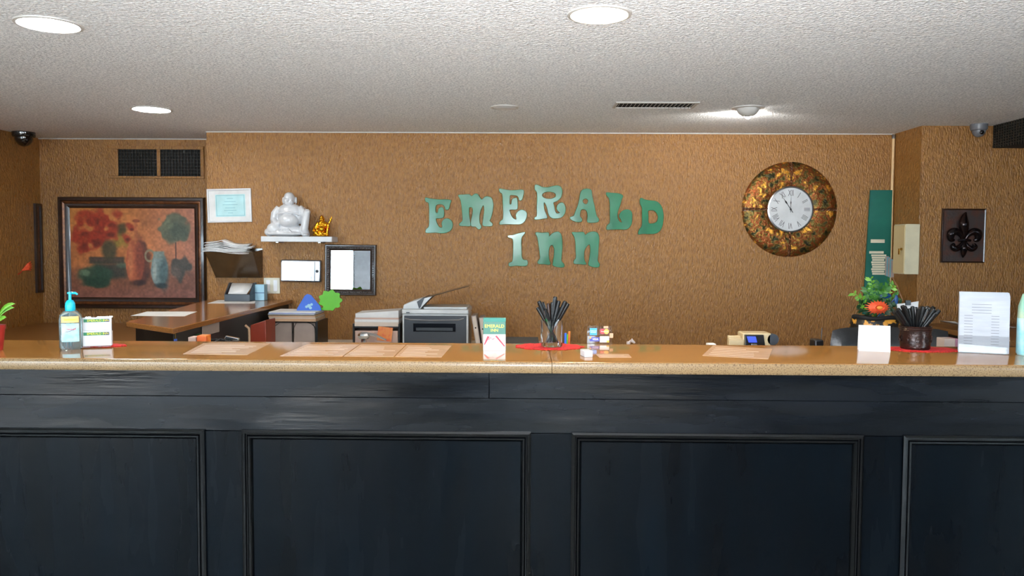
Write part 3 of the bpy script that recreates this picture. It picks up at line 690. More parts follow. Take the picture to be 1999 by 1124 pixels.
# papers lying on the wing
for (pts, lb) in (([(255, 616), (287, 608), (385, 608), (360, 617)], 'thin white sheet lying flat on the side counter near its front end'),):
    c = [gz(a, b, WZ+.001) for a, b in pts]; mb = MB().prism_xy([(v.x, v.y) for v in c], WZ, WZ+.0012)
    tag(obj('paper_sheet', mb, 'paper', None), lb, 'paper')
mb = MB(); c = [gz(a, b, WZ) for a, b in ((405, 592), (425, 586), (500, 584), (497, 592))]
tag(obj('paper_sheet', mb.prism_xy([(v.x, v.y) for v in c], WZ, WZ+.0012), 'paper', None), 'pale sheet lying under the dark grey tray', 'paper')
hd2.location.z = WZ+.0012; ps.location.z = hd2.location.z; pb.location.z = WZ+.0012
# notice on the wing side, blue tag
a, b = gx(394, 640, -1.862), gx(427, 640, -1.862); zt_, zb_ = gx(410, 624, -1.862).z, gx(410, 652, -1.862).z
tag(obj('side_notice', MB().box(-1.862, -1.858, a.y, b.y, zb_, zt_), 'box_grey', None, .0005), 'grey paper notice taped to the black side of the side counter', 'notice')
c = gx(343, 650, -1.85)
lt = thing('key_tag', 'blue plastic key tag hanging at the side counter corner', 'key tag', (-1.846, 4.19, WZ-.032))
obj('tag', MB().box(0, .006, 0, .03, -.10, -.03), 'cat_blue', lt, .002); obj('ring', MB().tube([(.003, .015, -.03), (.003, .015, 0)], .002, 6), 'brass', lt)
ky = thing('green_clip', 'small green clip on the black side of the side counter', 'clip', (-1.8585, 4.53, .885))
obj('clip_body', MB().box(-.001, .007, -.04, .04, -.02, .025), 'leaf_dark', ky, .004)

# ------------------------------------------------------------------ back desk things
Y1 = 5.72
def bx(px, y=Y1): return gy(px, 640, y).x
def bz(py, px=700, y=Y1): return gy(px, py, y).z
# organizer with stack of papers
x0, x1 = bx(524), bx(617)
og = thing('file_organizer', 'black wire desktop organizer filled with grey folders', 'organizer', ((x0+x1)/2, Y1, BZ)); w2 = (x1-x0)/2; zt = bz(628)-BZ
obj('side_panel', MB().box(w2-.004, w2+.012, 0, .30, 0, zt), 'black_plastic', og); obj('side_panel', MB().box(-w2-.006, -w2+.006, 0, .30, 0, zt), 'black_plastic', og)
obj('base', MB().box(-w2, w2, 0, .30, 0, .012), 'black_plastic', og); obj('back', MB().box(-w2, w2, .29, .30, 0, zt), 'black_plastic', og)
wr = MB()
for s in (-1, 0, 1):
    wr.tube([(s*w2*.97, -.003, .01), (s*w2*.97, -.003, zt*.8), (s*w2*.8, -.003, zt*.93), (s*w2*.62, -.003, zt-.005)], .0028, 6)
    wr.tube([(s*w2*.97, -.006, zt*.5), (s*w2*.9+.01, -.006, zt*.75), (s*w2*.7+.03, -.006, zt*.95)], .002, 6)
wr.tube([(-w2, -.003, zt-.004), (w2, -.003, zt-.004)], .003, 6)
obj('wire_front', wr, 'black_matte', og)
for k, (a, b) in enumerate(((-w2+.012, -.006), (.006, w2-.012))):
    f = obj('folder', MB().box(a, b, .02, .24, .012, zt-.012), 'box_grey', None, .003, loc=og.location)
    tag(f, ('left', 'right')[k]+'-hand grey folder block standing in the wire organizer', 'folder')
stk = [('box_kraft', .020, 'tan paper ream resting directly on the wire organizer'), ('paper_warm', .010, 'cream paper bundle second from the bottom on the wire organizer'), ('box_kraft', .014, 'tan envelope bundle in the middle of the organizer stack'), ('black_ink', .004, 'thin black folder in the organizer stack'), ('paper', .008, 'white paper bundle above the black folder'), ('cat_blue', .003, 'thin blue folder near the top of the organizer stack'), ('paper', .010, 'white paper bundle topmost on the wire organizer')]
z = BZ+zt
for k, (m, h, lb) in enumerate(stk):
    dx = random.uniform(-.008, .008)
    o = obj('paper_bundle', MB().box(-w2+.004+dx, w2-.004+dx, -.012+random.uniform(0, .01), .27, 0, h), m, None, .0012, loc=(og.location.x, Y1, z)); z += h; tag(o, lb, 'paper bundle', 'papers stacked on the wire organizer')
ZS = z
# blue triangle and green scalloped paddle
q = gy(603, 600, Y1+.12)
tr = thing('blue_award', 'blue triangular stand-up card with white print behind the papers', 'card', (q.x, Y1+.12, ZS))
obj('card', MB().prism_xz([(-.092, 0), (.092, 0), (.085, .03), (.015, .115), (-.012, .122), (-.03, .11), (-.085, .02)], 0, .008), 'cat_blue', tr, .002)
for k, (x, z_, r) in enumerate(((0, .035, .014), (.02, .045, .010), (-.018, .028, .010), (.012, .02, .011))): obj('print', MB().lathe([(r, -.0012), (r, 0)], 8, c=(x, 0, z_), axis='Y'), 'blue_paper', tr)
q = gy(644, 588, Y1+.14)
gp = thing('green_paddle', 'bright green scalloped round card beside the blue triangle', 'card', (q.x, Y1+.15, ZS-.0))
pl = [((.082+.008*math.cos(9*a))*math.cos(a), .075+(.072+.007*math.cos(9*a))*math.sin(a)) for a in [2*PI*k/72 for k in range(72)]]
obj('disc', MB().prism_xz(pl, 0, .008), 'lime', gp, .001); obj('stick', MB().box(-.16, .0, .002, .008, .0, .02), 'lime', gp)
# rust folder left of organizer
x0, x1 = bx(486, 5.15), bx(519, 5.15)
rf = thing('rust_folder', 'rust-brown leather case standing left of the wire organizer', 'case', ((x0+x1)/2, 5.15, BZ)); w2 = (x1-x0)/2
obj('case', MB().prism_xz([(-w2, 0), (w2, 0), (w2, bz(626, y=5.15)-BZ), (-w2+.01, bz(636, y=5.15)-BZ)], 0, .2), 'rust_leather', rf, .004)
obj('piping', MB().tube([(-w2+.004, -.004, .0), (-w2+.004, -.006, bz(655, y=5.15)-BZ), (-w2+.002, -.006, bz(642, y=5.15)-BZ), (-w2-.022, -.006, bz(636, y=5.15)-BZ)], .008, 8), 'box_kraft', rf)
# letter trays
x0, x1 = bx(690), bx(779)
ty = thing('letter_tray', 'black two-tier letter tray piled with papers beside the printer', 'tray', ((x0+x1)/2, Y1, BZ)); w2 = (x1-x0)/2
zs = bz(640)-BZ
obj('lower_tier', MB().box(-w2, w2, 0, .28, .02, .03), 'black_plastic', ty)
obj('upper_tier', MB().box(-w2, w2, 0, .28, zs, zs+.012), 'black_plastic', ty)
for s in (-1, 1): obj('post', MB().box(s*w2-.006, s*w2+.006, 0, .28, 0, zs+.03), 'black_plastic', ty)
z = BZ+zs+.012; rr = [(.03, 'paper_warm'), (.02, 'paper'), (.012, 'paper_pink'), (.03, 'paper')]
lbs = ['warm white paper pile lying in the upper letter tray', 'white paper pile above the warm white one in the letter tray', 'pinkish paper strip between white papers in the letter tray', 'topmost white papers in the letter tray, tilted upward to the right']
for k, (h, m) in enumerate(rr):
    mb = MB().box(-w2+.008, w2-.004, .0+.004*k, .26, 0, h) if k < 3 else MB().prism_xz([(-w2+.012, 0), (w2-.006, 0), (w2-.006, h+.022), (-w2+.012, h)], .012, .26)
    tag(obj('paper_bundle', mb, m, None, .001, loc=(ty.location.x, Y1, z)), lbs[k], 'paper bundle'); z += h
tag(obj('paper_bundle', MB().box(-w2+.01, w2-.01, .004, .26, 0, zs-.05), 'paper_pink', None, .001, loc=(ty.location.x, Y1, BZ+.03)), 'pink-white paper pile filling the lower letter tray', 'paper bundle')
# orange card and foil wrapped item in front of tray
q = gy(745, 650, Y1-.03)
oc = thing('orange_leaflet', 'orange printed leaflet leaning on the front of the letter tray', 'leaflet', (q.x, Y1-.03, BZ), rot=(math.radians(-6), math.radians(6), 0))
zz = bz(640)-BZ; obj('sheet', MB().box(-.045, .06, 0, .002, zz-.09, zz+.012), 'orange_card', oc); obj('lower_sheet', MB().box(-.06, .045, .0, .002, 0, zz-.088), 'paper_pink', oc)
q = gy(708, 655, Y1-.09)
fo = thing('foil_packet', 'crumpled silver foil packet in front of the letter tray', 'packet', (q.x+.01, Y1-.10, BZ))
mb = MB(); zz = bz(655, y=Y1-.1)-BZ
mb.ball((0, 0, zz), (.045, .03, .03), 9, 6); mb.tube([(0, 0, 0), (0, 0, zz)], .02, 8); mb.tube([(.02, 0, zz+.015), (.08, 0, zz+.005), (.16, 0, zz-.03)], [.012, .01, .006], 5)
obj('wrapper', mb, 'chrome', fo, smooth=False)
# printer
x0, x1 = bx(785), bx(914); YPn = Y1
pr = thing('printer', 'white multifunction laser printer with dark front and open feeder lid', 'printer', ((x0+x1)/2, YPn, BZ)); w2 = (x1-x0)/2; hz = bz(612)-BZ; ht = bz(603)-BZ
obj('body', MB().box(-w2, w2, .01, .38, 0, hz), 'printer_white', pr, .008, 3)
obj('scanner_top', MB().box(-w2-.002, w2+.002, -.004, .39, hz, ht), 'printer_white', pr, .008, 3)
fz = hz-.012
obj('front_panel', MB().box(-w2+.014, w2-.014, -.002, .012, .0, fz), 'printer_dark', pr, .004)
obj('tray_lip', MB().tube([(-w2+.02, -.006, fz-.02), (-w2+.06, -.012, fz-.028), (0, -.016, fz-.031), (w2-.07, -.012, fz-.028), (w2-.03, -.006, fz-.018)], .0055, 8), 'steel', pr)
obj('output_slot', MB().box(-w2+.08, w2-.09, -.004, -.001, fz-.115, fz-.055), 'printer_slot', pr, .003)
obj('output_ridge', MB().box(-w2+.10, w2-.11, -.010, -.003, fz-.108, fz-.085), 'printer_dark', pr, .003)
obj('feeder', MB().prism_xz([(-w2+.002, ht), (-w2+.13, ht), (-w2+.175, ht+.085), (-w2+.15, ht+.082), (-w2+.045, ht+.048), (-w2+.008, ht+.03)], .02, .34), 'printer_white', pr, .005)
obj('feeder_throat', MB().prism_xz([(-w2+.12, ht+.004), (-w2+.215, ht+.092), (-w2+.15, ht+.084), (-w2+.105, ht+.055)], .012, .33), 'dark_plastic', pr, .002)
obj('feeder_flap', MB().prism_xz([(-w2+.128, ht+.004), (-w2+.215, ht+.094), (-w2+.16, ht+.08)], .006, .012), 'printer_white', pr, .001)
obj('input_tray', MB().prism_xz([(-w2+.19, ht+.085), (w2+.0, ht+.165), (w2+.0, ht+.170), (-w2+.185, ht+.092)], .04, .32), 'smoke_plastic', pr, .001)  # brown here stands in for the wall reflected in the tray
obj('lid_recess', MB().box(-w2+.15, w2-.01, .03, .33, ht, ht+.016), 'printer_white', pr, .004)
obj('button', MB().box(-w2+.03, -w2+.055, -.0055, -.003, hz+.006, hz+.014), 'printer_dark', pr)
# leaning binders
for k, (px, lean, lb) in enumerate(((926, -9, 'grey binder leaning beside the printer, nearer to it'), (938, -7, 'grey binder leaning farther from the printer, beside the green and white box'))):
    q = gy(px+9, 668, Y1+.02); hh = bz(615+4*k, px, Y1+.02)-BZ
    b = thing('binder', lb, 'binder', (q.x+.02, Y1+.02, BZ+.002), rot=(0, math.radians(lean), 0), group='leaning binders by the printer')
    obj('spine', MB().box(-.036, 0, 0, .22, 0, hh), 'box_grey', b, .002); obj('pages', MB().box(-.030, -.006, -.0006, .2, .004, hh-.006), 'paper_warm', b)
    obj('label_dot', MB().lathe([(.006, -.0015), (.006, 0)], 10, c=(-.018, 0, hh*.66), axis='Y'), 'black_ink', b)
# strip of dark cloth/folder on the ledge behind the counter
q0, q1 = gy(986, 667, 3.1), gy(1052, 667, 3.1)
tag(obj('dark_folder', MB().box(q0.x, q1.x, 3.05, 3.25, LZ, q0.z+.003), 'black_matte', None, .003), 'dark folder behind the counter left of the pen glass', 'folder')

# ------------------------------------------------------------------ EMERALD INN letters, each one a thing
def tr_(pts, ox, oy, s): return [(ox+a/s, oy+b/s) for a, b in pts]
S1, S2 = 11.24, 9.52
LET = [
 ('letter_e', 'green metal letter E at the far left of the upper word, lowest of its arch', (820, 370, S1), [(120,180),(200,195),(320,212),(460,222),(580,218),(680,240),(660,310),(630,420),(590,440),(555,425),(545,375),(500,330),(420,318),(355,345),(338,430),(345,505),(395,505),(412,420),(480,390),(520,440),(525,560),(500,612),(430,628),(355,630),(350,680),(380,760),(420,820),(478,838),(492,800),(480,750),(495,690),(540,650),(620,640),(690,690),(715,760),(700,850),(650,905),(580,940),(480,955),(340,940),(140,945),(142,870),(200,800),(205,600),(205,400),(190,290),(130,260)], []),
 ('letter_m', 'green metal letter M, second of the upper word', (820, 370, S1), [(845,125),(950,115),(1080,110),(1130,145),(1200,100),(1260,100),(1310,170),(1345,215),(1380,205),(1420,165),(1480,155),(1560,180),(1595,260),(1605,350),(1580,530),(1545,640),(1525,690),(1580,740),(1575,795),(1480,800),(1385,790),(1378,720),(1395,600),(1412,450),(1402,362),(1385,345),(1350,400),(1315,500),(1300,620),(1310,740),(1340,800),(1330,850),(1280,868),(1220,812),(1130,800),(1122,700),(1150,560),(1160,440),(1130,385),(1080,392),(1072,470),(1080,600),(1095,700),(1100,795),(1000,795),(880,790),(870,745),(930,690),(935,600),(920,400),(905,280),(880,200)], []),
 ('letter_e', 'green metal letter E, third of the upper word, between M and R', (960, 350, S1), [(170,210),(280,225),(420,245),(540,240),(650,230),(700,250),(690,350),(655,450),(605,455),(588,395),(545,355),(470,345),(402,350),(390,430),(390,540),(430,545),(450,440),(500,415),(550,420),(565,540),(555,650),(470,660),(392,668),(402,735),(440,820),(490,870),(545,875),(532,800),(550,740),(600,690),(660,670),(720,690),(765,745),(755,850),(700,940),(620,980),(480,985),(300,980),(180,985),(190,920),(250,860),(250,640),(245,450),(230,320),(180,280)], []),
 ('letter_r', 'green metal letter R at the top of the arch', (960, 350, S1), [(950,130),(1020,130),(1100,170),(1230,180),(1330,155),(1440,140),(1510,170),(1540,250),(1530,350),(1500,415),(1420,480),(1350,512),(1368,600),(1388,700),(1425,750),(1495,735),(1450,690),(1428,640),(1440,570),(1500,520),(1560,520),(1600,580),(1615,660),(1590,760),(1530,830),(1430,855),(1330,850),(1270,810),(1240,740),(1220,650),(1185,545),(1142,505),(1140,600),(1160,700),(1200,790),(1208,850),(1130,860),(1050,875),(940,875),(950,830),(990,800),(990,600),(1000,400),(990,280),(950,230)], [[(1255+155*math.cos(a), 350+82*math.sin(a)) for a in [2*PI*k/14 for k in range(14)]]]),
 ('letter_a', 'green metal letter A, fifth of the upper word', (1100, 360, S1), [(385,160),(440,110),(540,100),(605,130),(620,220),(640,330),(670,450),(700,600),(730,700),(772,765),(750,820),(640,835),(540,830),(518,790),(530,720),(520,620),(490,560),(430,540),(382,560),(360,640),(358,700),(400,760),(388,812),(300,820),(200,790),(145,740),(170,708),(225,690),(260,600),(310,480),(345,350),(360,250)], [[(440,320),(500,310),(545,360),(510,430),(450,422),(415,370)]]),
 ('letter_l', 'green metal letter L, sixth of the upper word', (1100, 360, S1), [(945,180),(1060,190),(1200,200),(1300,250),(1270,330),(1240,450),(1200,560),(1180,640),(1185,740),(1225,820),(1285,832),(1255,760),(1222,690),(1262,610),(1340,560),(1440,560),(1495,620),(1500,720),(1490,850),(1440,940),(1360,985),(1200,980),(1050,985),(950,985),(960,900),(1020,830),(1020,600),(1020,450),(1000,300),(950,240)], []),
 ('letter_d', 'green metal letter D at the far right end of the upper word', (1230, 370, S1), [(230,190),(330,225),(450,245),(580,265),(670,350),(715,480),(725,620),(700,800),(640,910),(550,960),(420,970),(280,965),(180,975),(200,880),(260,790),(265,600),(265,450),(255,380),(220,300)], [[(390,470),(450,450),(530,460),(600,540),(610,640),(570,720),(480,750),(400,730),(395,600)]]),
 ('letter_i', 'pale green reflective metal letter I starting the lower word', (980, 440, S2), [(115,190),(200,180),(300,150),(415,125),(420,150),(370,210),(355,300),(360,450),(365,580),(400,640),(465,650),(465,740),(350,750),(250,745),(140,755),(130,700),(190,670),(205,580),(210,400),(205,270),(170,235),(120,220)], []),
 ('letter_n', 'green metal letter N in the middle of the lower word', (980, 440, S2), [(625,135),(740,140),(860,135),(870,210),(900,180),(960,135),(1040,120),(1090,160),(1110,250),(1115,400),(1105,560),(1100,660),(1150,720),(1140,770),(1040,770),(950,740),(950,680),(965,560),(970,430),(930,360),(880,400),(865,500),(870,620),(890,720),(780,715),(680,710),(665,670),(705,610),(700,500),(680,350),(660,230)], []),
 ('letter_n', 'green metal letter N ending the lower word', (980, 440, S2), [(1300,130),(1400,130),(1510,125),(1545,180),(1600,140),(1690,115),(1770,140),(1800,230),(1790,400),(1780,560),(1775,660),(1810,720),(1790,770),(1700,770),(1610,730),(1620,640),(1640,500),(1640,400),(1620,350),(1570,390),(1530,460),(1520,560),(1530,650),(1560,720),(1450,715),(1340,705),(1340,650),(1375,600),(1370,450),(1365,300),(1340,200)], []),
]
tilts = [(0, 0), (1, 1), (1, 0), (2, 1), (1, -1), (0, -1), (-1, -1), (3, 2), (4, 4), (0, 1)]
for (nm, lb, (ox, oy, s), outer, holes), (tx, tz) in zip(LET, tilts):
    loops = []
    for lp in [outer]+holes:
        w3 = [gy(a, b, YB-.008) for a, b in tr_(lp, ox, oy, s)]; loops.append(smooth_loop([(v.x, v.z) for v in w3], 3))
    cx = sum(v[0] for v in loops[0])/len(loops[0]); cz = sum(v[1] for v in loops[0])/len(loops[0])
    loops = [[(v[0]-cx, v[1]-cz) for v in lp] for lp in loops]
    o = curve_mesh(nm, loops, .003, .0025, 'emerald', None, (cx, YB-.010-.006*(abs(tx)+abs(tz))/5, cz))
    o.rotation_euler = (math.radians(tx)*.4, 0, math.radians(tz)*.4)
    tag(o, lb, 'letter', 'letters of the wall sign')

# ------------------------------------------------------------------ clock
q = wall_pt(1542.4, 408.7, .02); R = .5*(wall_pt(1635.5, 409, .02).x-wall_pt(1449, 409, .02).x)
ck = thing('wall_clock', 'large round wall clock with patinated copper surround and white roman dial', 'clock', (q.x, YW, q.z))
rd_ = 42.3/93*R
for k in range(4):
    a0, a1 = PI/2*k+.035, PI/2*(k+1)-.035; n = 14; pf = [(rd_*1.02, -.022), (rd_*1.12, -.030), (rd_*1.4, -.034), (R*.84, -.030), (R*.95, -.018), (R*.985, -.006), (R, 0)]
    vs = [(r*math.cos(a0+(a1-a0)*i/n), y, r*math.sin(a0+(a1-a0)*i/n)) for r, y in pf for i in range(n+1)]
    fs = [(j*(n+1)+i, j*(n+1)+i+1, (j+1)*(n+1)+i+1, (j+1)*(n+1)+i) for j in range(len(pf)-1) for i in range(n)]
    obj('copper_segment', MB().add(vs, fs), 'patina', ck)
obj('backing', MB().lathe([(R*.99, 0), (R*.98, -.004), (R*.9, -.014), (rd_*1.3, -.022), (0.001, -.022)], 56, axis='Y'), 'frame_dark', ck)
for k in range(4):
    mb = MB()
    for s in (0, PI):
        pts = []
        for i in range(60): t = i/59; r = rd_*1.05+(R*.985-rd_*1.05)*t; ph = t*26+s; d = -.031 if t < .7 else -.031+.02*(t-.7)/.3; pts.append((r, d+.0045*math.sin(ph), .0055*math.cos(ph)))
        mb.tube(pts, .005, 6)
    mb.xf(Matrix.Rotation(PI/2*k, 4, 'Y')); obj('rope_trim', mb, 'frame_gilt', ck)
obj('dial_bezel', MB().lathe([(rd_*1.07, -.02), (rd_*1.06, -.034), (rd_*1.0, -.038), (rd_*.985, -.03)], 48, axis='Y', cap=False), 'steel', ck)
obj('dial', MB().lathe([(rd_, -.020), (rd_, -.031), (.0001, -.031)], 48, axis='Y'), 'white_paint', ck)
obj('minute_track', MB().lathe([(rd_*.93, -.0312), (rd_*.93, -.0318), (rd_*.915, -.0318), (rd_*.915, -.0312)], 48, axis='Y', cap=False), 'ink_light', ck)
for k, s in enumerate(['XII', 'I', 'II', 'III', 'IIII', 'V', 'VI', 'VII', 'VIII', 'IX', 'X', 'XI']):
    a = 2*PI*k/12; text('numeral', s, rd_*.40, 'ink', ck, (rd_*.74*math.sin(a), -.032, rd_*.74*math.cos(a)), .0003, rot=a, sx=.55)
def hand(nm, L, wd, ang, m, y):
    mb = MB().prism_xz([(-wd*.4, -L*.22), (wd*.4, -L*.22), (wd*.5, 0), (wd*.35, L*.35), (wd*1.1, L*.5), (wd*.3, L*.62), (0, L), (-wd*.3, L*.62), (-wd*1.1, L*.5), (-wd*.35, L*.35), (-wd*.5, 0)], y-.001, y)
    mb.xf(Matrix.Rotation(ang, 4, 'Y')); obj(nm, mb, m, ck, smooth=False)
hand('hour_hand', rd_*.62, .0045, 0, 'ink', -.034); hand('minute_hand', rd_*.8, .006, -math.radians(34), 'black_ink', -.036)
obj('hub', MB().lathe([(.007, -.031), (.007, -.039), (.004, -.041)], 16, axis='Y'), 'black_ink', ck)

# ------------------------------------------------------------------ right corner of the back wall
q = gz(1742, 262, CZ)
cn = thing('conduit', 'thin cream vertical conduit running down the right corner of the back wall', 'conduit', (XR-.014, YB-.013, 0))
obj('pipe', MB().tube([(0, 0, 0), (0, 0, CZ-.002)], .011, 10), 'conduit', cn); obj('elbow', MB().lathe([(.014, 0), (.014, .03), (.011, .035)], 12, c=(0, 0, CZ-.04)), 'steel', cn)
# green board, leaning slightly
tl, tr2, bl, br = gy(1699, 371, YB-.03), gy(1742, 371, YB-.03), gy(1686, 618, YB-.05), gy(1737, 618, YB-.05)
gb = thing('key_board', 'tall narrow dark green board with cream labels in the right corner', 'board', ((bl.x+br.x)/2, YB, bl.z-.35))
ox, oz = gb.location.x, gb.location.z
ext = (bl.z-oz)/(tl.z-bl.z)
bl2, br2 = (bl.x-(tl.x-bl.x)*ext-ox, 0), (br.x-(tr2.x-br.x)*ext-ox, 0)
obj('panel', MB().prism_xz([bl2, br2, (tr2.x-ox, tr2.z-oz), (tl.x-ox, tl.z-oz)], -.034, -.018), 'teal_board', gb, .001)
obj('side_edge', MB().prism_xz([(br2[0]-.001, 0), (br2[0]+.012, 0), (tr2.x-ox+.006, tr2.z-oz), (tr2.x-ox-.001, tr2.z-oz)], -.036, 0), 'conduit', gb)
def lab(px0, px1, py0, py1):
    a, b = gy(px0, py0, YB-.036), gy(px1, py1, YB-.036); obj('label_strip', MB().box(a.x-ox, b.x-ox, -.037, -.034, b.z-oz, a.z-oz), 'cream_label', gb, .0004)
lab(1700, 1727, 467, 474); lab(1697, 1725, 490, 495)
for k in range(9): lab(1701+(k % 3), 1730-(k*2 % 5), 496.5+4.5*k, 500.2+4.5*k)
for k in range(5):
    a, b = gy(1729+k*2.5, 500+2*k, YB-.05), gy(1735+k*2.5, 538+k, YB-.05)
    tag(obj('key_card', MB().box(a.x, b.x, YB-.046-.003*k, YB-.045-.003*k+.001, b.z, a.z), 'mid_blue' if k % 2 else 'box_grey', None), 'narrow blue-grey paper slip hanging beside the green board labels', 'paper slip', 'paper slips beside the green board')
# key cabinet on the return wall
xk = XR-.105
a = gx(1768.5, 437, xk); zt = a.z; zb_ = gx(1768.5, 535.5, xk).z; yn = a.y; yf = gx(1744.5, 480, xk).y
kc = thing('key_cabinet', 'cream metal key cabinet on the wall beside the green board', 'cabinet', (XR, (yn+yf)/2, zb_)); hd_ = (yf-yn)/2; h = zt-zb_
obj('body', MB().box(-.105, 0, -hd_, hd_, 0, h), 'cabinet_side', kc, .003)
obj('door', MB().box(-.110, -.1045, -hd_+.006, hd_-.006, .008, h-.008), 'cabinet_cream', kc, .002)
kk = obj('lock', MB().lathe([(.010, 0), (.010, .008), (.006, .010)], 14).xf(Matrix.Translation((-.110, -hd_+.04, h*.5)) @ Matrix.Rotation(-PI/2, 4, 'Y')), 'brass', kc)
obj('key', MB().tube([(-.118, -hd_+.04, h*.5), (-.13, -hd_+.04, h*.5)], .003, 6).box(-.131, -.127, -hd_+.035, -hd_+.055, h*.5-.04, h*.5+.004), 'brass', kc)
# fleur plaque
p0, p1 = gy(1841, 407, YR-.02), gy(1922, 513, YR-.02)
fl = thing('relief_plaque', 'dark metal plaque with raised fleur-de-lis on the right wall', 'plaque', ((p0.x+p1.x)/2, YR, p1.z)); W_, H_ = (p1.x-p0.x)/2, p0.z-p1.z
obj('plate', MB().box(-W_+.006, W_-.006, -.014, 0, .006, H_-.006), 'metal_plaque', fl, .003)
obj('rim', ring(MB(), -W_, W_, 0, H_, [(0, 0), (0, -.020), (.004, -.022), (.010, -.018), (.011, 0)]), 'frame_wood', fl)
def stube(pts, rs, n=14, sub=5):
    P_, R_ = [], []; m_ = len(pts)
    for i in range(m_-1):
        p0, p1, p2, p3 = (Vector(pts[min(max(i+k, 0), m_-1)]) for k in (-1, 0, 1, 2)); r0, r1, r2, r3 = (rs[min(max(i+k, 0), m_-1)] for k in (-1, 0, 1, 2))
        for j in range(sub):
            t = j/sub; f = lambda a, b, c, d: .5*((2*b)+(-a+c)*t+(2*a-5*b+4*c-d)*t*t+(-a+3*b-3*c+d)*t**3)
            P_.append(f(p0, p1, p2, p3)); R_.append(max(.001, f(r0, r1, r2, r3)))
    P_.append(Vector(pts[-1])); R_.append(rs[-1]); return MB().tube(P_, R_, n)
def FP(x, z, y=0): return ((x-455)/899*100*.00383, -.014-y, (1060-z)/8.99*.00383)
mb = stube([FP(480, 190, .004), FP(440, 280, .014), FP(425, 400, .022), FP(445, 520, .018), FP(455, 640, .012)], [.006, .024, .036, .024, .010]); 
obj('center_petal', mb, 'relief_metal', fl)
for s in (-1, 1):
    c = 455
    mb = stube([FP(c+s*25, 650, .012), FP(c+s*80, 560, .015), FP(c+s*165, 520, .015), FP(c+s*235, 560, .015), FP(c+s*225, 650, .012), FP(c+s*170, 670, .010)], [.012, .02, .028, .030, .022, .010]); obj('side_petal', mb, 'relief_metal', fl)
    mb = stube([FP(c+s*20, 700, .012), FP(c+s*70, 780, .012), FP(c+s*135, 820, .012), FP(c+s*190, 780, .012), FP(c+s*165, 730, .010)], [.010, .018, .022, .020, .010]); obj('lower_petal', mb, 'relief_metal', fl)
obj('band', stube([FP(345, 675, .014), FP(455, 665, .024), FP(560, 675, .014)], [.009, .012, .009]), 'relief_metal', fl)
obj('foot', stube([FP(455, 700, .012), FP(450, 800, .016), FP(455, 900, .010), FP(455, 970, .002)], [.012, .024, .018, .004]), 'relief_metal', fl)

# ------------------------------------------------------------------ chair, plant, clutter on the right
q0, q1 = gy(1612, 660, 3.62), gy(1843, 660, 3.62); zt = gy(1720, 638, 3.62).z
ch = thing('office_chair', 'black leather office chair with its backrest showing above the counter', 'office chair', ((q0.x+q1.x)/2, 3.95, 0)); w2 = (q1.x-q0.x)/2
mb = MB(); n = 18; vs = []; fs = []
def cushion(cx, w, y0, z0, z1, th):
    vs, fs = [], []; nu, nv = 14, 10
    for side in (0, 1):
        for j in range(nv+1):
            for i in range(nu+1):
                u = i/nu*2-1; v = j/nv*2-1
                r = max(0, 1-u**8)*max(0, 1-v**8); x = cx+w*u*(1-.04*v**8); z = (z0+z1)/2+(z1-z0)/2*v*(1-.05*abs(u)**6)
                yy = y0+.05*u*u*-1+(-1 if side == 0 else 1)*th*(r**.35)*(1+.25*math.cos(v*3*PI)*(.4 if side == 0 else .1)); vs.append((x, yy, z))
    M_ = (nu+1)*(nv+1)
    for j in range(nv):
        for i in range(nu):
            a = j*(nu+1)+i; fs.append((a, a+1, a+nu+2, a+nu+1)); fs.append((M_+a+nu+1, M_+a+nu+2, M_+a+1, M_+a))
    for i in range(nu):
        fs.append((i+1, i, M_+i, M_+i+1)); a = nv*(nu+1)+i; fs.append((a, a+1, M_+a+1, M_+a))
    for j in range(nv):
        a = j*(nu+1); fs.append((a, a+nu+1, M_+a+nu+1, M_+a)); a += nu; fs.append((a+nu+1, a, M_+a, M_+a+nu+1))
    return MB().add(vs, fs)
obj('backrest', cushion(0, w2, -.33, .56, zt, .05), 'leather', ch)
obj('seat', MB().box(-w2+.02, w2-.02, -.30, .22, .44, .54), 'leather', ch, .035, 4)
for s in (-1, 1): obj('armrest', MB().tube([(s*(w2-.03), -.25, .50), (s*(w2-.0), -.22, .68), (s*(w2-.0), .05, .70), (s*(w2-.03), .08, .50)], .02, 8), 'black_plastic', ch)
obj('gas_column', MB().lathe([(.03, .09), (.03, .3), (.05, .40), (.05, .45)], 16), 'black_plastic', ch)
for k in range(5):
    a = 2*PI*k/5+.3; lg_ = obj('base_leg', MB().tube([(0, 0, .11), (.28*math.cos(a), .28*math.sin(a), .07)], [.028, .016], 8), 'black_plastic', ch)
    obj('caster', MB().lathe([(.028, -.02), (.028, .02)], 14, axis='Y', c=(.28*math.cos(a), .28*math.sin(a), .028)), 'black_plastic', lg_)
# black knob left of chair (lamp base / phone) on the ledge
q = gy(1596, 668, 3.15)
hp = thing('desk_knob', 'small black device left of the leather chair behind the counter', 'device', (q.x, 3.15, LZ))
obj('body', MB().box(-.018, .018, -.02, .04, 0, gy(1596, 662, 3.15).z-LZ), 'black_plastic', hp, .006); obj('antenna', MB().tube([(.012, 0, .08), (.016, 0, gy(1606, 640, 3.15).z-LZ)], .0015, 6), 'black_plastic', hp)
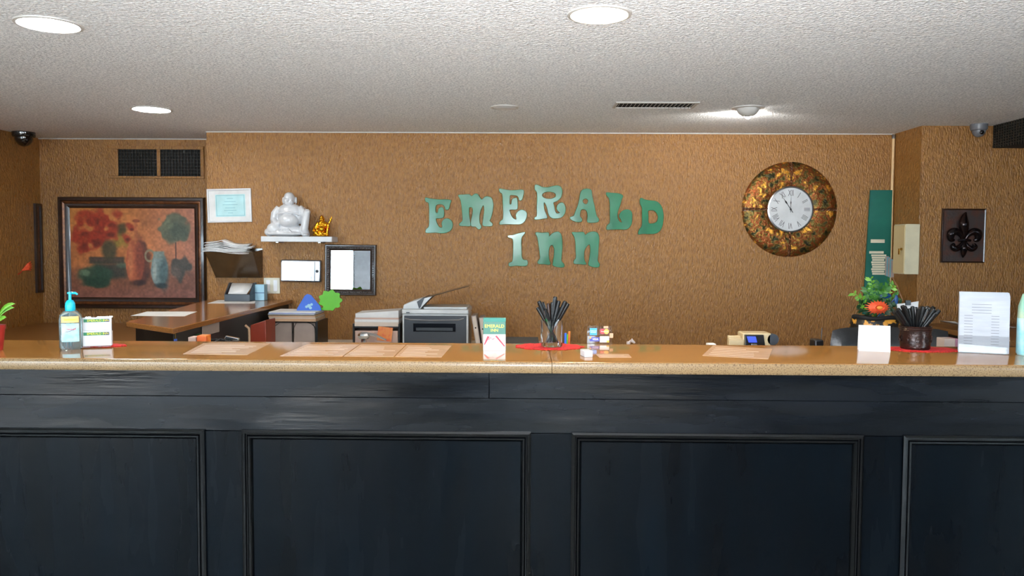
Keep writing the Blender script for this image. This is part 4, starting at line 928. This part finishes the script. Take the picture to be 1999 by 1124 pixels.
# plant stand + patterned planter
PY = 4.35; q = gy(1708, 640, PY); PX = q.x; PZ = gy(1708, 650, PY).z
ps_ = thing('plant_stand', 'black pedestal behind the leather chair carrying the flower planter', 'plant stand', (PX, PY, 0))
obj('column', MB().lathe([(.11, 0), (.11, .02), (.03, .05), (.03, PZ-.04), (.11, PZ-.015), (.11, PZ)], 24), 'black_plastic', ps_)
fp = thing('flower_planter', 'black and yellow spotted planter with orange gerbera and green foliage', 'planter', (PX, PY, PZ))
wq = .5*(gy(1757, 630, PY).x-gy(1660, 630, PY).x); hq = gy(1708, 616, PY).z-PZ
obj('bowl', MB().lathe([(wq*.7, 0), (wq*.97, .02), (wq, hq*.5), (wq*.93, hq*.85), (wq*.8, hq), (wq*.72, hq-.004), (wq*.7, hq-.02)], 36).xf(Matrix.Diagonal((1, .75, 1, 1))), 'spotted', fp)
obj('rim_band', MB().tube([(wq*.9*math.cos(a), wq*.68*math.sin(a), hq*.93+.004*math.sin(4*a)) for a in [PI*1.02+PI*.96*k/16 for k in range(17)]], .012, 8), 'black_matte', fp)
obj('soil', MB().lathe([(wq*.7, hq-.03), (wq*.7, hq-.018)], 24).xf(Matrix.Diagonal((1, .75, 1, 1))), 'soil', fp)
def pl_pt(px, py, y=PY): v = gy(px, py, y); return Vector((v.x-PX, y-PY, v.z-PZ))
base = Vector((0, 0, hq-.02))
fr_ = [(1668, 572, 0, 'leaf_light'), (1690, 560, .05, 'leaf'), (1700, 542, .08, 'leaf_light'), (1716, 550, .05, 'leaf'), (1730, 560, 0, 'leaf'), (1744, 556, .06, 'leaf_light'), (1752, 578, .03, 'leaf'), (1676, 592, 0, 'leaf_dark'), (1756, 596, -.02, 'leaf_dark'), (1705, 575, -.05, 'leaf'), (1724, 585, -.06, 'leaf_dark'), (1740, 590, -.08, 'leaf_dark'), (1694, 590, -.05, 'leaf_dark'), (1738, 548, .09, 'leaf'), (1684, 600, .03, 'leaf_dark')]
for (px, py, dy, m) in fr_:
    tip = pl_pt(px, py, PY+dy); mid = (base+tip)/2+Vector((0, 0, .03)); mb = MB(); pts = []
    for i in range(9): t = i/8; pts.append((1-t)**2*base+2*t*(1-t)*mid+t*t*tip)
    mb.tube(pts, .0016, 5)
    for i in range(3, 9):
        for s in (-1, 1):
            for r_ in range(2):
                d = (pts[min(i, 8)]-pts[i-1]).normalized(); sd_ = Vector((d.z, random.uniform(-.4, .4), -d.x)).normalized()*s
                L_ = random.uniform(.022, .042); p_ = pts[i-1].lerp(pts[min(i, 8)], random.random()); e = p_+(sd_*.8+d*.5+Vector((0, random.uniform(-.3, .3), random.uniform(-.3, .1))))*L_
                mm = (p_+e)/2; nn = (e-p_).cross(Vector((0, 1, 0))).normalized()*L_*.2; mb.add([p_, mm+nn, e, mm-nn], [(0, 1, 2, 3)])
    obj('frond', mb, m, fp, smooth=False)
fc = pl_pt(1714, 600, PY-.12)
obj('flower_stem', MB().tube([base, (base+fc)/2+Vector((0, -.02, .01)), fc+Vector((0, .01, 0))], .004, 8), 'leaf_dark', fp)
mb = MB(); RF = .068
for lay in range(3):
    n = 20; R_ = RF*(1-.18*lay)
    for k in range(n):
        a = 2*PI*(k+.5*lay)/n; d = Vector((math.cos(a), 0, math.sin(a)*.62)); s_ = Vector((-math.sin(a), 0, math.cos(a)*.62))*.008
        o_ = Vector((0, -.006*lay, 0)); tip = fc+o_+d*R_*random.uniform(.9, 1.05)+Vector((0, .012-.006*lay, 0)); m_ = fc+o_+d*R_*.55+Vector((0, -.012, 0)); i_ = fc+o_+d*.012
        mb.add([i_-s_*.4, m_-s_, tip, m_+s_, i_+s_*.4], [(0, 1, 2, 3, 4)])
obj('petals', mb, 'gerbera', fp, smooth=False); obj('flower_eye', MB().ball(fc+Vector((0, -.02, 0)), (.016, .01, .011)), 'gerbera_eye', fp)
c_ = pl_pt(1748, 582, PY-.03); mb = MB()
mb.ball(c_+Vector((-.03, .05, .01)), (.03, .006, .016), 10, 6); mb.ball(c_+Vector((.005, 0, -.01)), (.011, .006, .030), 10, 6); mb.tube([c_, base], .004, 6); obj('ribbon_bow', mb, 'ribbon_blue', fp)
obj('bamboo_stick', MB().tube([base+Vector((.05, 0, 0)), pl_pt(1762, 586), pl_pt(1752, 560), pl_pt(1742, 541)], .004, 8), 'bamboo', fp)
cc = pl_pt(1772, 597, PY-.15)
cp = thing('note_card', 'white note card with black clip standing behind the dark pen cup', 'card', (PX+cc.x, PY-.15, PZ+cc.z-.03))
obj('card', MB().prism_xz([(-.052, .0), (-.028, .0), (0, -.045), (.03, 0), (.052, .002), (.056, .055), (.0, .046), (-.056, .04)], 0, .0015), 'paper', cp)
obj('clip', MB().box(-.014, .014, -.006, .008, .034, .06), 'black_plastic', cp, .002)
obj('pick', MB().tube([(0, .001, -.04), (-.03, .05, PZ-cp.location.z+.06), (-cc.x*.9, .15, PZ-cp.location.z+hq-.022)], .002, 6), 'black_matte', cp)
# papers and remote on right desk
for (px0, py0, px1, py1, lb, y_) in ((1849, 625, 1885, 640, 'curled white paper rising from the right desk behind the leaflet stack', 5.6), (1955, 633, 1984, 640, 'white folded paper at the right end of the right desk', 5.6)):
    a, b = gy(px0, py0, y_), gy(px1, py1, y_); n = 8; vs = []; fs = []
    L_ = b.x-a.x+.1
    if px0 < 1900:
        for j in range(2):
            for i in range(n+1): t = i/n; vs.append((a.x+L_*t, y_+.2*j-.1*(1-t), RZ_+.004+(a.z-RZ_-.004)*(1-t)**1.6*(1-.2*j)))
    else:
        for j in range(2):
            for i in range(n+1): t = i/n; vs.append((b.x-L_*(1-t), y_+.2*j, RZ_+.004+(.03)*abs(math.sin(t*3.4))*(1-.5*j)))
    for i in range(n): fs.append((i, i+1, n+2+i, n+1+i))
    o = obj('loose_paper', MB().add(vs, fs), 'paper', None); o.modifiers.new('thick', 'SOLIDIFY').thickness = .003; tag(o, lb, 'paper')
q = gy(1852, 668, 3.15)
wb = thing('card_reader_cradle', 'small white box with a maroon end beside the leather chair', 'box', (q.x, 3.12, LZ)); zz = gy(1852, 661, 3.12).z-LZ
obj('box', MB().box(-.033, .010, 0, .06, 0, zz), 'box_grey', wb, .002); obj('end_cap', MB().box(.010, .022, -.001, .061, 0, zz), 'mauve', wb, .002); obj('stem', MB().tube([(.02, .03, zz-.01), (.06, .04, zz-.02), (.10, .05, zz-.035)], .008, 8), 'dark_plastic', wb)
# card terminal + holder on the ledge
q = gy(1478, 660, 3.1)
cr = thing('card_terminal', 'small card payment terminal with a blue screen behind the counter', 'card terminal', (q.x, 3.08, LZ)); zt = gy(1478, 651, 3.08).z-LZ
obj('housing', MB().box(-.055, .055, .02, .10, 0, zt), 'beige_plastic', cr, .005)
obj('face', MB().prism_xz([(-.044, 0), (.045, 0), (.022, zt-.006), (-.05, zt-.006)], .008, .022), 'black_plastic', cr, .002)
obj('screen', MB().prism_xz([(-.036, zt-.035), (-.004, zt-.035), (-.010, zt-.012), (-.044, zt-.012)], .004, .009), 'lcd', cr)
obj('keypad', MB().box(-.026, -.004, .004, .009, zt-.05, zt-.040), 'steel', cr, .001)
obj('cable_reel', MB().lathe([(.022, 0), (.022, .03)], 18, axis='Y', c=(.062, .02, zt-.025)), 'dark_plastic', cr)
q = gy(1435, 664, 3.1)
bh = thing('card_rack', 'beige tiered card rack left of the card terminal', 'rack', (q.x, 3.08, LZ)); zt2 = gy(1435, 658, 3.08).z-LZ
for k in range(3): obj('tier', MB().box(-.026+.004*k, .03, .01+.02*k, .03+.02*k, 0, zt2-.012+.006*k), 'beige_plastic', bh, .002)
q = gy(1388, 672, 3.0)
tag(obj('white_pad', MB().box(q.x-.014, q.x+.014, 2.98, 3.02, LZ, gy(1388, 670, 3.0).z), 'paper', None, .001), 'tiny white note pad behind the counter left of the beige rack', 'note pad')
# clutter at the left behind the counter, on the ledge
def ledge_box(nm, px0, px1, py, m, lb, cat, y=3.05):
    a, b = gy(px0, py, y), gy(px1, py, y); o = obj(nm, MB().box(a.x, b.x, y, y+.05, LZ, a.z), m, None, .002); return tag(o, lb, cat)
ledge_box('pink_card', 367, 382, 658, 'paper_pink', 'pink-white card behind the counter beside the black side counter', 'card')
ledge_box('orange_box', 384, 402, 655, 'orange_card', 'small orange box behind the counter next to the pink card', 'box')
cb_ = thing('cable_tangle', 'tangle of dark cables behind the counter right of the orange box', 'cables', (gy(425, 660, 3.15).x, 3.15, LZ)); mb = MB(); zc = gy(425, 661, 3.15).z-LZ
for k in range(7):
    ph = random.random()*6; mb.tube([(-.06+.02*i, .02*math.sin(ph+i), zc-.012+.010*math.sin(ph+i*1.7)+.004*math.sin(ph*2)) for i in range(7)], .0035, 6)
mb.box(-.06, .06, -.02, .02, 0, zc-.018); obj('cables', mb, 'black_matte', cb_)
st = thing('chrome_stapler', 'small chrome stapler behind the counter left of the rust case', 'stapler', (gy(452, 660, 3.15).x, 3.15, LZ)); zc = gy(452, 655, 3.15).z-LZ
obj('base', MB().box(-.03, .03, -.012, .012, 0, zc-.02), 'black_plastic', st, .002); obj('arm', MB().prism_xz([(-.03, zc-.018), (.03, zc-.018), (.03, zc-.010), (-.02, zc)], -.01, .01), 'chrome', st, .002)
# coloured pens behind pen glass
for k, (px, m, py, lb) in enumerate(((1104, 'cat_blue', 650, 'blue pen tip sticking up behind the red doily'), (1112, 'orange_card', 648, 'orange pen tip sticking up behind the red doily'), (1110, 'lime', 655, 'green pen tip sticking up behind the red doily'))):
    q = gy(px, py, 3.02); tag(obj('pen', MB().tube([(q.x-.004*k, 3.03+.02*k, LZ), (q.x, 3.02+.02*k, q.z)], .0045, 8), m, None), lb, 'pen')
q = gy(1233, 667, 2.95)
tag(obj('tape_curl', MB().tube([(q.x-.012, 2.95, LZ), (q.x-.012, 2.95, q.z), (q.x, 2.95, q.z+.006), (q.x+.012, 2.95, q.z-.004)], [.003, .007, .008, .003], 7), 'box_grey', None, smooth=False), 'curl of clear tape poking up behind the counter', 'tape')

# ------------------------------------------------------------------ things on the countertop
def cpt(px, py): return gz(px, py, CT)
def csize(n, y): return n*y/F_PX
# flat sheets
def sheet(pts, m, lb, lines=0, blocks=0, group=None):
    c = [cpt(a, b) for a, b in pts]; cx = sum(v.x for v in c)/4; cy = sum(v.y for v in c)/4
    t = thing('counter_sheet', lb, 'paper sheet', (cx, cy, CT), group=group)
    obj('sheet', MB().prism_xy([(v.x-cx, v.y-cy) for v in c], 0, .0008), m, t)
    L = [Vector((v.x-cx, v.y-cy)) for v in c]
    def uv(u, v): return L[0].lerp(L[3], u).lerp(L[1].lerp(L[2], u), v)
    for k in range(lines):
        v0 = .12+.76*k/max(lines, 1); v1 = v0+.025
        u1 = random.uniform(.55, .92)
        q = [uv(.08, v0), uv(u1, v0), uv(u1, v1), uv(.08, v1)]; obj('print_line', MB().prism_xy([(a.x, a.y) for a in q], .0008, .0011), 'pale_ink', t)
    return t
# corners: front-left, back-left, back-right, front-right
sheet([(357, 691), (397, 670), (529, 670), (482, 693)], 'sheet', 'printed letter sheet lying flat left of the long sheets on the countertop', 9)
sheet([(546, 695), (600, 672), (702, 672.5), (668, 695.5)], 'sheet', 'leftmost of the three printed sheets laid side by side on the countertop', 8)
sheet([(671, 695.5), (704, 672.6), (792, 673), (768, 696.5)], 'sheet', 'middle of the three printed sheets laid side by side on the countertop', 7)
sheet([(771, 696.5), (794, 673.2), (882, 674.5), (862, 697.5)], 'sheet', 'rightmost of the three printed sheets laid side by side on the countertop', 7)
sheet([(1371, 694), (1392, 674), (1508, 681), (1500, 701)], 'sheet', 'printed sheet with three pictures lying flat right of centre on the countertop', 5)
sheet([(1170, 698), (1162, 691), (1227, 691), (1233, 698)], 'sheet', 'small pink-tan strip of paper lying on the countertop front', 2)
# red doilies
def doily(px, py, w, d, lb, rz=0, thick=.003):
    p = cpt(px, py); rx = csize(w, p.y)/2; n = 96
    mb = MB(); prof = []
    for k in range(n):
        a = 2*PI*k/n; r = 1+.05*math.cos(11*a)+.015*math.cos(29*a); prof.append((rx*r*math.cos(a), d*r*math.sin(a)))
    mb.prism_xy(prof, 0, thick)
    t = thing('red_doily', lb, 'doily', (p.x, p.y, CT), rz)
    obj('cloth', mb, 'doily', t); ed = MB()
    for k in range(0, n*1):
        x, y = prof[k]; ed.ball((x, y, thick*.5), (.0045, .0045, thick*.6), 6, 4)
    tag(obj('crochet_edge', ed, 'doily', t), kind='stuff'); return t, p
d2, p2 = doily(1072, 677, 126, .085, 'red crocheted doily under the glass pen holder')
d1, p1_ = doily(197, 675, 92, .035, 'small red crocheted doily under the business card stand', thick=.004)
d3, p3 = doily(1800, 682.5, 132, .07, 'red crocheted doily under the dark pen cup')
d1.scale = (1, 1, 1)
# pen maker
def pen(m_cap, m_body, length=.145):
    t = bpy.data.objects.new('pen', None); C.objects.link(t)
    obj('barrel', MB().lathe([(.0012, 0), (.0045, .012), (.0055, .02), (.0055, length*.62)], 10), m_body, t)
    obj('cap', MB().lathe([(.0072, length*.58), (.0072, length*.96), (.006, length)], 10), m_cap, t)
    obj('clip', MB().box(.0068, .0088, -.0012, .0012, length*.66, length*.97), 'steel', t)
    return t
# glass pen holder
gp_ = cpt(1077, 677); RG = csize(44, gp_.y)/2; HG = csize(51, gp_.y)
gl_ = thing('pen_glass', 'clear tumbler full of pens on the middle red doily', 'glass', (gp_.x, gp_.y, CT+.003))
obj('tumbler', MB().lathe([(RG*.93, 0), (RG*.97, .004), (RG, HG), (RG-.0025, HG), (RG*.93-.003, .014), (.0001, .012)], 40), 'glass', gl_)
pens = [('pen_black', 'pen_green'), ('pen_black', 'pen_black'), ('pen_brown', 'steel'), ('pen_black', 'steel')]
protos = [pen(a, b) for a, b in pens]; used = [False]*4
def put_pen(k, loc, tilt, az, spin, label, group, scale=1.0):
    o = protos[k] if not used[k] else copy_tree(protos[k]); used[k] = True
    d = Vector((math.sin(tilt)*math.cos(az), math.sin(tilt)*math.sin(az), math.cos(tilt)))
    o.rotation_mode = 'QUATERNION'; o.rotation_quaternion = d.to_track_quat('Z', 'Y') @ Matrix.Rotation(spin, 3, 'Z').to_quaternion()
    o.location = loc; o.scale = (scale,)*3; tag(o, label, 'pen', group); return o
tops = [(1052, 588, 0), (1058, 590, 0), (1049, 600, 1), (1070, 592, 2), (1084, 579, 1), (1078, 590, 1), (1091, 587, 1), (1095, 600, 3), (1104, 588, 1), (1109, 592, 3), (1087, 597, 0), (1064, 603, 1), (1100, 596, 0), (1075, 601, 3), (1060, 596, 0), (1082, 592, 1), (1098, 606, 1), (1068, 610, 0)]
for i, (px, py, k) in enumerate(tops):
    ty_ = gp_.y+random.uniform(-.022, .022); T = gy(px, py, ty_)
    bxp = gp_.x-(T.x-gp_.x)*.35+random.uniform(-.004, .004); B_ = Vector((max(gp_.x-RG*.72, min(gp_.x+RG*.72, bxp)), gp_.y+random.uniform(-.014, .014), CT+.018))
    dv = T-B_; sc_ = dv.length/.145
    put_pen(k, B_, math.acos(dv.z/dv.length), math.atan2(dv.y, dv.x), random.random()*6, 'capped pen standing in the clear tumbler on the middle doily', 'pens in the clear tumbler', sc_)
# dark cup with pens
cpp = cpt(1786, 682); RC = csize(58, cpp.y)/2; HC = csize(45, cpp.y)
dc = thing('pen_cup', 'dark bronze embossed pen cup on the right red doily', 'cup', (cpp.x, cpp.y, CT+.003))
obj('cup', MB().lathe([(RC*.88, 0), (RC*.93, .004), (RC*.93, HC*.12), (RC*.97, HC*.5), (RC*.95, HC*.8), (RC, HC*.9), (RC*.97, HC*.94), (RC, HC), (RC-.004, HC), (RC*.88, .01), (.0001, .008)], 40), 'bronze_cup', dc)
mb = MB()
for z_ in (.82, .88, .95): mb.tube([((RC+.0005)*math.cos(a), (RC+.0005)*math.sin(a), HC*z_) for a in [2*PI*k/32 for k in range(33)]], .0012, 5)
obj('rim_rings', mb, 'bronze_cup', dc); mb = MB()
for k in range(10):
    a0_ = 2*PI*k/10; mb.tube([((RC*.97+.001)*math.cos(a0_+.18*math.cos(t)*(1-t/9)), (RC*.97+.001)*math.sin(a0_+.18*math.cos(t)*(1-t/9)), HC*(.42+.2*math.sin(t)*(1-t/9))) for t in [k2*.6 for k2 in range(13)]], .0016, 5)
obj('scroll_relief', mb, 'bronze_cup', dc)
random.seed(11)
for i in range(24):
    px = 1744+(i/23)*88+random.uniform(-3, 3); py = 600+random.uniform(-4, 5)+(6 if i in (0, 1, 23, 22) else 0); ty_ = cpp.y+random.uniform(-.035, .04); T = gy(px, py, ty_)
    B_ = Vector((cpp.x-(T.x-cpp.x)*.3, cpp.y-(ty_-cpp.y)*.4, CT+.014)); B_.x = max(cpp.x-RC*.7, min(cpp.x+RC*.7, B_.x)); dv = T-B_
    o = put_pen(2 if i == 14 else 1, B_, math.acos(dv.z/dv.length), math.atan2(dv.y, dv.x), random.random()*6, 'black capped pen fanned out in the dark bronze cup' if i != 14 else 'brown capped pen among the black ones in the dark bronze cup', 'pens in the dark cup', dv.length/.145)
# green and white box
p = cpt(965, 684.5); s = p.y/F_PX
gbx = thing('display_box', 'green and white printed box standing on the countertop left of the tumbler', 'box', (p.x, p.y, CT)); w2 = 22*s; H0, H1 = 32.5*s, 57*s
obj('white_body', MB().box(-w2, w2, 0, .032, 0, H0), 'white_gloss', gbx, .0008)
obj('green_lid', MB().box(-w2, w2, 0, .032, H0, H1), 'green_box', gbx, .0008)
obj('slanted_top', MB().prism_yz([(0, H1), (.032, H1), (.032, H1+7*s), (.010, H1+7*s)], -w2, w2), 'green_box_lid', gbx, .0005)
text('print_title', 'EMERALD', .0155, 'label_yellow', gbx, (0, -.0006, H0+.027)); text('print_title', 'INN', .0145, 'label_yellow', gbx, (0, -.0006, H0+.013))
obj('red_roof_line', MB().prism_xz([(-w2+.002, .020), (-w2+.006, .020), (-w2+.022, H0-.008), (-w2+.014, H0-.006)], -.0008, 0), 'red_print', gbx)
obj('red_roof_line', MB().prism_xz([(w2-.005, .014), (w2-.001, .016), (.008, H0-.004), (.002, H0-.006)], -.0008, 0), 'red_print', gbx)
obj('red_scrawl', MB().tube([(-.02, -.001, .036), (-.012, -.001, .045), (-.006, -.001, .038), (.0, -.001, .042)], .0012, 5), 'red_print', gbx)
for k in range(3): obj('print_line', MB().box(-.012+.002*k, .012-.002*k, -.0006, 0, .009+.006*k, .0105+.006*k), 'ink_light', gbx)
# small white carton
p = cpt(1149, 697); sw = thing('tiny_carton', 'tiny white carton lying on the countertop beside the red doily', 'carton', (p.x, p.y, CT), math.radians(12))
obj('carton', MB().box(-.0135, .0135, 0, .05, 0, .020), 'white_gloss', sw, .0015); obj('flap', MB().box(-.012, .012, -.0006, 0, .013, .0145), 'ink_light', sw)
# credit card sign
p = cpt(1170, 671); s = p.y/F_PX
cs = thing('card_sign', 'clear acrylic sign with four payment card logos behind the tiny carton', 'sign', (p.x, p.y, CT)); w2 = 24*s; H0 = 35*s
obj('plate', MB().box(-w2, w2, 0, .003, 0, H0), 'acrylic', cs, .0005); obj('foot', MB().box(-w2, w2, -.035, .0, 0, .003), 'acrylic', cs, .0005)
def cq(x0, x1, y0, y1, nm, m, d=.0008): return obj(nm, MB().box((x0-1170)*s, (x1-1170)*s, -d, 0, (671-y1)*s, (671-y0)*s), m, cs, .0003)
cq(1151, 1165, 640, 654, 'blue_logo', 'amex_blue'); cq(1170, 1189, 641, 652, 'dark_logo', 'mc_dark'); cq(1151, 1170, 658, 666, 'violet_logo', 'visa_blue'); cq(1171, 1189, 656, 668, 'white_logo', 'logo_white')
cq(1151, 1154, 658, 661, 'gold_corner', 'mc_yellow', .0012); cq(1184, 1189, 664, 668, 'orange_corner', 'mc_yellow', .0012)
def disc(x, y, r, nm, m, d): obj(nm, MB().lathe([(r*s, -d), (r*s, 0)], 24, c=((x-1170)*s, 0, (671-y)*s), axis='Y'), m, cs)
disc(1176, 646.5, 5, 'red_disc', 'mc_red', .0014); disc(1183.5, 646.5, 5, 'yellow_disc', 'mc_yellow', .0016)
text('logo_text', 'MasterCard', 2.9*s, 'logo_white', cs, ((1180-1170)*s, -.002, (671-646.5)*s)); text('logo_text', 'AMERICAN', 2.7*s, 'logo_white', cs, ((1158-1170)*s, -.0011, (671-645.5)*s)); text('logo_text', 'EXPRESS', 2.9*s, 'logo_white', cs, ((1158-1170)*s, -.0011, (671-648.5)*s))
text('logo_text', 'VISA', 6*s, 'logo_white', cs, ((1162-1170)*s, -.0011, (671-662)*s)); text('logo_text', 'DISCOVER', 3.6*s, 'black_ink', cs, ((1180-1170)*s, -.0011, (671-660.5)*s))
cq(1190, 1197, 650, 659, 'tape_patch', 'box_kraft', .0006); cq(1178, 1187, 636, 640.5, 'tape_patch', 'box_kraft', .0006)
# left business card stand
p = cpt(189, 679); s = p.y/F_PX
bc = thing('card_stand', 'clear stand of white cards printed with green and yellow bands', 'card stand', (p.x, p.y, CT+.004), .38); w2 = 27*s
obj('base', MB().box(-w2, w2, -.012, .035, 0, .003), 'acrylic', bc, .0005); obj('back', MB().prism_yz([(.03, .003), (.034, .003), (.044, 58*s), (.040, 58*s)], -w2, w2), 'acrylic', bc)
def biz(z0, h, y, lb):
    c = thing('business_card', lb, 'business card', (p.x-y*math.sin(.38), p.y+y*math.cos(.38), CT+.004+z0), .38); ww = w2-.0015
    obj('card_stack', MB().box(-ww, ww, 0, .008, 0, h), 'paper', c, .0005)
    obj('green_band', MB().box(-ww+.005, ww-.006, -.0006, 0, h-.0155, h-.005), 'green_print', c)
    obj('navy_end', MB().box(ww-.020, ww-.006, -.0009, 0, h-.0155, h-.005), 'navy', c)
    text('print_title', 'EMERALD INN', .0105, 'label_yellow', c, (.004, -.0013, h-.0102), sx=.98)
    for k in range(2): obj('print_line', MB().box(-.018, .018, -.0005, 0, .004+.005*k, .005+.005*k), 'ink_light', c)
biz(.003, 30*s, 0, 'lower white card in the clear card stand'); biz(.003+28*s+.001, 27*s, .012, 'upper white card in the clear card stand')
obj('upper_step', MB().box(-w2, w2, .009, .032, .003, 28*s+.0035), 'white_gloss', bc)
# sanitizer bottle
def bottle(px, py, wpx, lb, pump=True, liquid='gel'):
    p = cpt(px, py); s = p.y/F_PX; w2 = wpx*s/2; hb = 78*s
    t = thing('hand_sanitizer', lb, 'sanitizer bottle', (p.x, p.y, CT), .42)
    body = MB().lathe([(w2*.86, 0), (w2, .006), (w2, hb*.75), (w2*.93, hb*.87), (w2*.6, hb*.96), (w2*.38, hb)], 36).xf(Matrix.Diagonal((1, .62, 1, 1)))
    obj('bottle', body, liquid, t)
    for sx_ in (0,): 
        pts = [(-w2*.72, .20*hb), (w2*.72, .20*hb), (w2*.72, .62*hb), (-w2*.72, .62*hb)]
        n = 10; vs = []; fs = []
        for j, z_ in enumerate((.20*hb, .66*hb)):
            for i in range(n+1): a = -PI/2+(-.82+1.64*i/n)*1.0; vs.append(((w2+.0008)*math.cos(a), (w2*.62+.0008)*math.sin(a), z_))
        for i in range(n): fs.append((i, i+1, n+2+i, n+1+i))
        obj('label', MB().add(vs, fs), 'label_blue', t)
        vs = [(v[0], v[1]-.0002, (.68 if k <= n else .84)*hb) for k, v in enumerate(vs)]; obj('orange_label', MB().add(vs, fs), 'label_orange', t)
    text('label_text', 'Sanitizer', .0105, 'label_yellow', t, (0, -w2*.62-.0022, hb*.765)); text('label_text', 'hand gel', .008, 'red_print', t, (.004, -w2*.62-.0022, hb*.52))
    obj('swoosh', MB().tube([(-.014, -w2*.62-.002, hb*.45), (.0, -w2*.62-.0025, hb*.47), (.018, -w2*.6-.002, hb*.55)], .0008, 5), 'mauve', t)
    if pump:
        c = obj('pump', MB().lathe([(w2*.42, hb-.004), (w2*.45, hb), (w2*.45, hb+.012), (w2*.42, hb+.022), (w2*.30, hb+.030), (w2*.13, hb+.033), (w2*.13, hb+.052), (w2*.24, hb+.053), (w2*.24, hb+.058), (.0001, hb+.060)], 24), 'cyan_plastic', t)
        obj('nozzle', MB().tube([(0, 0, hb+.055), (.016, -.002, hb+.055), (.023, -.003, hb+.050)], [.0045, .004, .003], 8), 'cyan_plastic', c)
        obj('dip_tube', MB().tube([(0, 0, .01), (0, 0, hb)], .0022, 6), 'gel', t)
    return t
bottle(139, 681, 41, 'pump bottle of clear blue hand sanitizer at the left of the countertop')
# white tent card right
p = cpt(1707, 686); s = p.y/F_PX
tc_ = thing('tent_card', 'small plain white tent card in front of the leather chair', 'card', (p.x, p.y, CT), math.radians(-17)); w2 = 28.5*s; h = 50*s
obj('front_leaf', MB().prism_yz([(0, 0), (.0015, 0), (.020, h), (.0185, h)], -w2, w2), 'paper', tc_)
obj('rear_leaf', MB().prism_yz([(.040, 0), (.0415, 0), (.0215, h), (.020, h)], -w2, w2), 'paper', tc_)
for k in range(8): z_ = h*.3+k*h*.06; obj('print_line', MB().box(-w2*.75, w2*random.uniform(.5, .75), .0186*z_/h-.0006, .0186*z_/h+.0004, z_-.0003, z_+.0003), 'ink_light', tc_)
# leaflet stack at right
p = cpt(1920, 690.5); s = p.y/F_PX
lh = thing('leaflet_holder', 'clear upright acrylic holder at the right end of the countertop', 'holder', (p.x, p.y, CT), math.radians(-22)); w2 = 42*s
obj('base', MB().box(-w2-.004, w2+.004, -.004, .055, 0, .003), 'acrylic', lh, .0005)
obj('front_lip', MB().box(-w2-.002, w2+.002, -.003, -.001, .003, .06), 'acrylic', lh, .0003)
obj('back_plate', MB().prism_yz([(.034, .003), (.037, .003), (.053, 118*s), (.050, 118*s)], -w2-.002, w2+.002), 'acrylic', lh, .0003)
lf = thing('leaflet', '', 'leaflet'); nL = 15
obj('sheet', MB().prism_yz([(0, 0), (.0012, 0), (.0012+.012, 1), (.012, 1)], -w2, w2), 'leaflet_paper', lf)
for i in range(nL):
    o = lf if i == 0 else copy_tree(lf); hh = (110+i*.55)*s
    o.location = Vector((p.x, p.y, CT+.003))+Matrix.Rotation(math.radians(-22), 3, 'Z') @ Vector((.0026*((i % 2)-.5), .0012+.0017*i, 0)); o.rotation_euler = (0, 0, math.radians(-22)); o.scale = (1, 1, hh)
    tag(o, 'white printed leaflet standing in the clear acrylic holder' if i else 'frontmost white printed leaflet standing in the clear acrylic holder', 'leaflet', 'white leaflets in the acrylic holder')
fr = [c for c in lf.children][0]
for k in range(16):
    z_ = .1+.8*k/16
    for (a, b) in ((-.8, -.45), (.3, .62)) if k < 12 else ((-.5, .3),): obj('print_line', MB().box(a*w2, b*w2, .012*z_-.0005, .012*z_+.0003, z_, z_+.006), 'ink', fr)
# pale bottle cropped by the right edge
p = cpt(2012, 693); s = p.y/F_PX
rb_ = thing('lotion_bottle', 'pale green and aqua bottle cropped by the right edge of the view', 'bottle', (p.x, p.y, CT)); w2 = 25*s
obj('lower_body', MB().lathe([(w2*.9, 0), (w2, .006), (w2, 72*s)], 32), 'label_blue', rb_); obj('upper_body', MB().lathe([(w2, 72*s), (w2*.95, 95*s), (w2*.7, 118*s), (w2*.35, 124*s)], 32), 'green_lotion', rb_)
obj('cap', MB().lathe([(w2*.35, 124*s), (w2*.35, 136*s), (w2*.3, 138*s)], 24), 'paper_pink', rb_)
# small red pot with leaves at the left edge
p = cpt(-8, 683); s = p.y/F_PX
lp_ = thing('potted_plant', 'small potted plant with light green leaves at the left edge', 'potted plant', (p.x, p.y, CT)); w2 = 17*s
obj('pot', MB().lathe([(w2*.72, 0), (w2, 42*s), (w2*1.06, 42*s), (w2*1.06, 50*s), (w2*.95, 50*s), (w2*.9, 44*s), (.0001, 43*s)], 28), 'terracotta', lp_)
for k, (tx, tz, L_) in enumerate(((42, 92, 1), (34, 84, 1), (20, 96, 1), (-20, 92, 1), (-32, 80, 1), (5, 100, 1), (30, 66, .8))):
    n = 8; B_ = Vector((0, 0, 43*s)); T = Vector((tx*s, random.uniform(-.03, .02), tz*s-.0)); Mid = Vector((tx*s*.25, 0, tz*s*1.02)); cl = []; mb = MB(); vs = []; fs = []
    for i in range(n+1):
        t = i/n; c = (1-t)**2*B_+2*t*(1-t)*Mid+t*t*T; wd = .0075*math.sin(PI*min(1, max(.02, (t-.25)/.75)))**.6 if t > .25 else .0015
        tng = (2*(1-t)*(Mid-B_)+2*t*(T-Mid)).normalized(); sd_ = tng.cross(Vector((0, 1, .3))).normalized()*wd+Vector((0, wd*.8, 0)); vs += [c-sd_, c+Vector((0, 0, -.001)), c+sd_]
    for i in range(n): a = i*3; fs += [(a, a+1, a+4, a+3), (a+1, a+2, a+5, a+4)]
    o = obj('leaf', mb.add(vs, fs), 'leaf_light', lp_); o.modifiers.new('thick', 'SOLIDIFY').thickness = .0008
